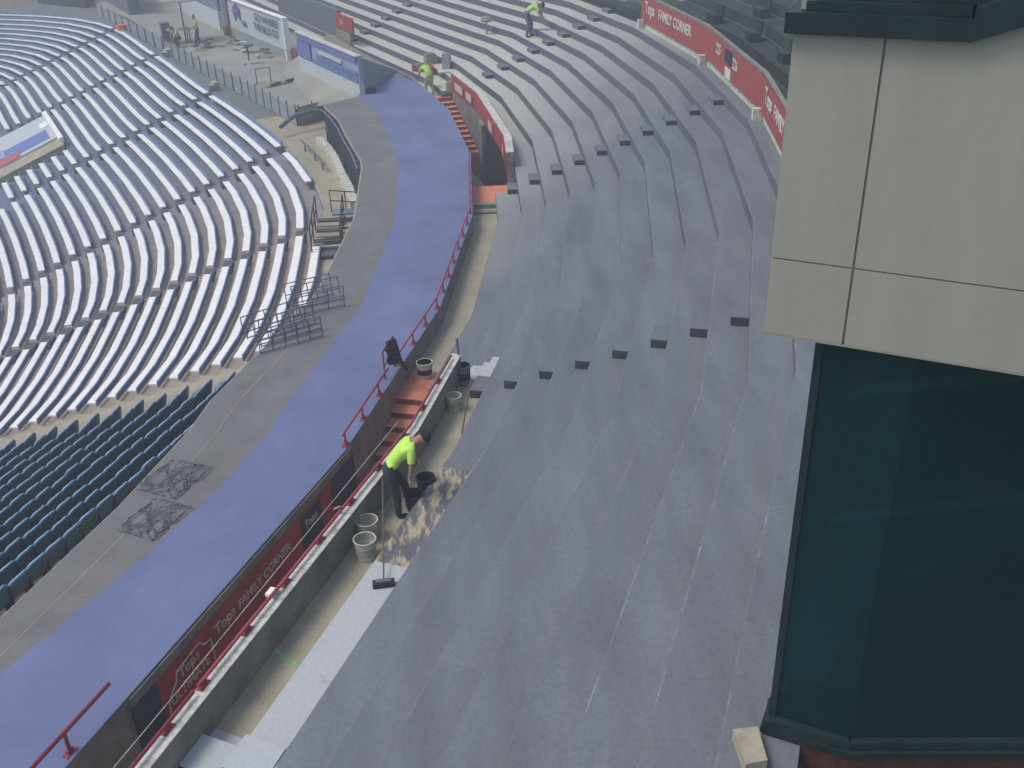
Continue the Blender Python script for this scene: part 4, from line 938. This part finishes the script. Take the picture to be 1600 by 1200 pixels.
# slab clutter: umbrella, table, debris, sawhorse
t = empty('umbrella', (-18.4, 62.6, PZ)); tag(t, 'pale round umbrella shading the workers on the slab', 'umbrella')
b = MB(); b.lathe((-18.4, 62.6, PZ+2.35), [(1.15, -.05), (1.15, 0), (.6, .22), (.05, .36)], 'litter', 10); sub(b, 'canopy', t)
b = MB(); b.tube([(-18.4, 62.6, PZ), (-18.4, 62.6, PZ+2.65)], .04, 'dsteel', 6); sub(b, 'pole', t)
t = empty('work_table', (-18.6, 62.0, PZ)); tag(t, 'cluttered work table behind the workers on the slab', 'table')
b = MB(); b.box((-18.6, 62.2, PZ+.75), 1.3, .8, .06, 'litter', .5); sub(b, 'table_top', t)
for k, (u, v) in enumerate(((-.5, -.3), (.5, -.3), (.5, .3), (-.5, .3))): b = MB(); b.box((-18.6+u*.88-v*.48, 62.2+u*.48+v*.88, PZ), .06, .06, .75, 'steel'); sub(b, 'leg', t)
b = MB(); b.box((-19.5, 62.6, PZ), .5, .4, 1.1, 'steel', .5); tag(b.build('cabinet'), 'dark tall cabinet left of the workers on the slab', 'cabinet')
rnd = random.Random(5)
for k, (x, y, s_) in enumerate(((-16.2, 60.6, 1.0), (-15.2, 61.2, .9), (-16.9, 59.9, .6), (-14.9, 59.6, .7), (-14.1, 58.6, .8), (-12.9, 57.0, .8))):
    b = MB()
    for q in range(5):
        a = rnd.uniform(0, 3); b.box((x+rnd.uniform(-.5, .5)*s_, y+rnd.uniform(-.5, .5)*s_, PZ+.002+.09*q), rnd.uniform(.3, .9)*s_, rnd.uniform(.12, .4)*s_, .085, ('litter', 'ptop', 'conc', 'litter', 'wood')[q], a)
    tag(b.build('debris_pile'), '%s heap of pale rubble boards from the umbrella towards the near end of the slab' % ORD[k], 'debris', 'rubble heaps on the pale slab')
t = empty('sawhorse', (-11.9, 50.6, PZ)); tag(t, 'upright pale plank and small frame standing near the slab edge', 'plank')
b = MB(); b.box((-12.0, 50.3, PZ), .16, .10, 1.15, 'wbench', .2); b.box((-11.98, 50.3, PZ+1.15), .06, .05, .6, 'dsteel', .2); sub(b, 'plank', t)
b = MB(); b.tube([(-11.8, 50.5, PZ), (-11.8, 50.5, PZ+.7), (-11.2, 50.9, PZ+.7), (-11.2, 50.9, PZ)], .03, 'wood', 5); b.tube([(-12.4, 50.7, PZ+.9), (-11.4, 50.9, PZ+.95)], .04, 'litter', 5); sub(b, 'frame', t)
for k, (x, y) in enumerate(((-10.9, 50.0), (-10.3, 50.7))):
    b = MB(); b.box((x, y, PZ+.002), 1.0-.1*k, .35, .05+.02*k, 'dconc', .8); b.box((x+.1, y, PZ+.06+.02*k), .6, .15, .08, 'dsteel', 1.0); tag(b.build('mat'), ('dark mat on the slab right of the upright plank' if k == 0 else 'second dark mat on the slab farther right of the plank'), 'mat')
# orange net and bits among the far benches
b = MB(); c = lrow(4, -.6, .9)
for q in range(5): b.box((c.x-.3*q*.5, c.y+.35*q, LZ-.1-.02*q), .8, .5, .45-.04*q, 'orange', .6+q*.3)
tag(b.build('barrier'), 'bright orange barrier bundle above the farthest straight benches', 'barrier')
for k, (s_, d_) in enumerate(((.1, 0), (.97, 0))):
    b = MB(); c = lrow(3, -1.0, s_); b.box((c.x, c.y, -.94), .5, .4, .3, 'litter', .4); b.box((c.x+.05, c.y, -.64), .3, .3, .15, 'ptop', .9); tag(b.build('block'), ('pale block on the ledge by the third aisle of benches' if k == 0 else 'pale block on the ledge by the fourth aisle of benches'), 'block')

# ---------------------------------------------------------------- air
b = MB(); b.hexa([(-75, -25, -15), (40, -25, -15), (40, 125, -15), (-75, 125, -15)], [(-75, -25, 14), (40, -25, 14), (40, 125, 14), (-75, 125, 14)], 'ground')
o = b.build('haze'); tag(o, kind='stuff'); o.data.materials.clear()
hm = bpy.data.materials.new('haze'); hm.use_nodes = True; n = hm.node_tree.nodes; n.remove(n['Principled BSDF'])
pv = n.new('ShaderNodeVolumePrincipled'); pv.inputs['Color'].default_value = (.86, .90, .93, 1); pv.inputs['Density'].default_value = .0055; pv.inputs['Anisotropy'].default_value = .2
hm.node_tree.links.new(pv.outputs[0], n['Material Output'].inputs['Volume']); o.data.materials.append(hm)
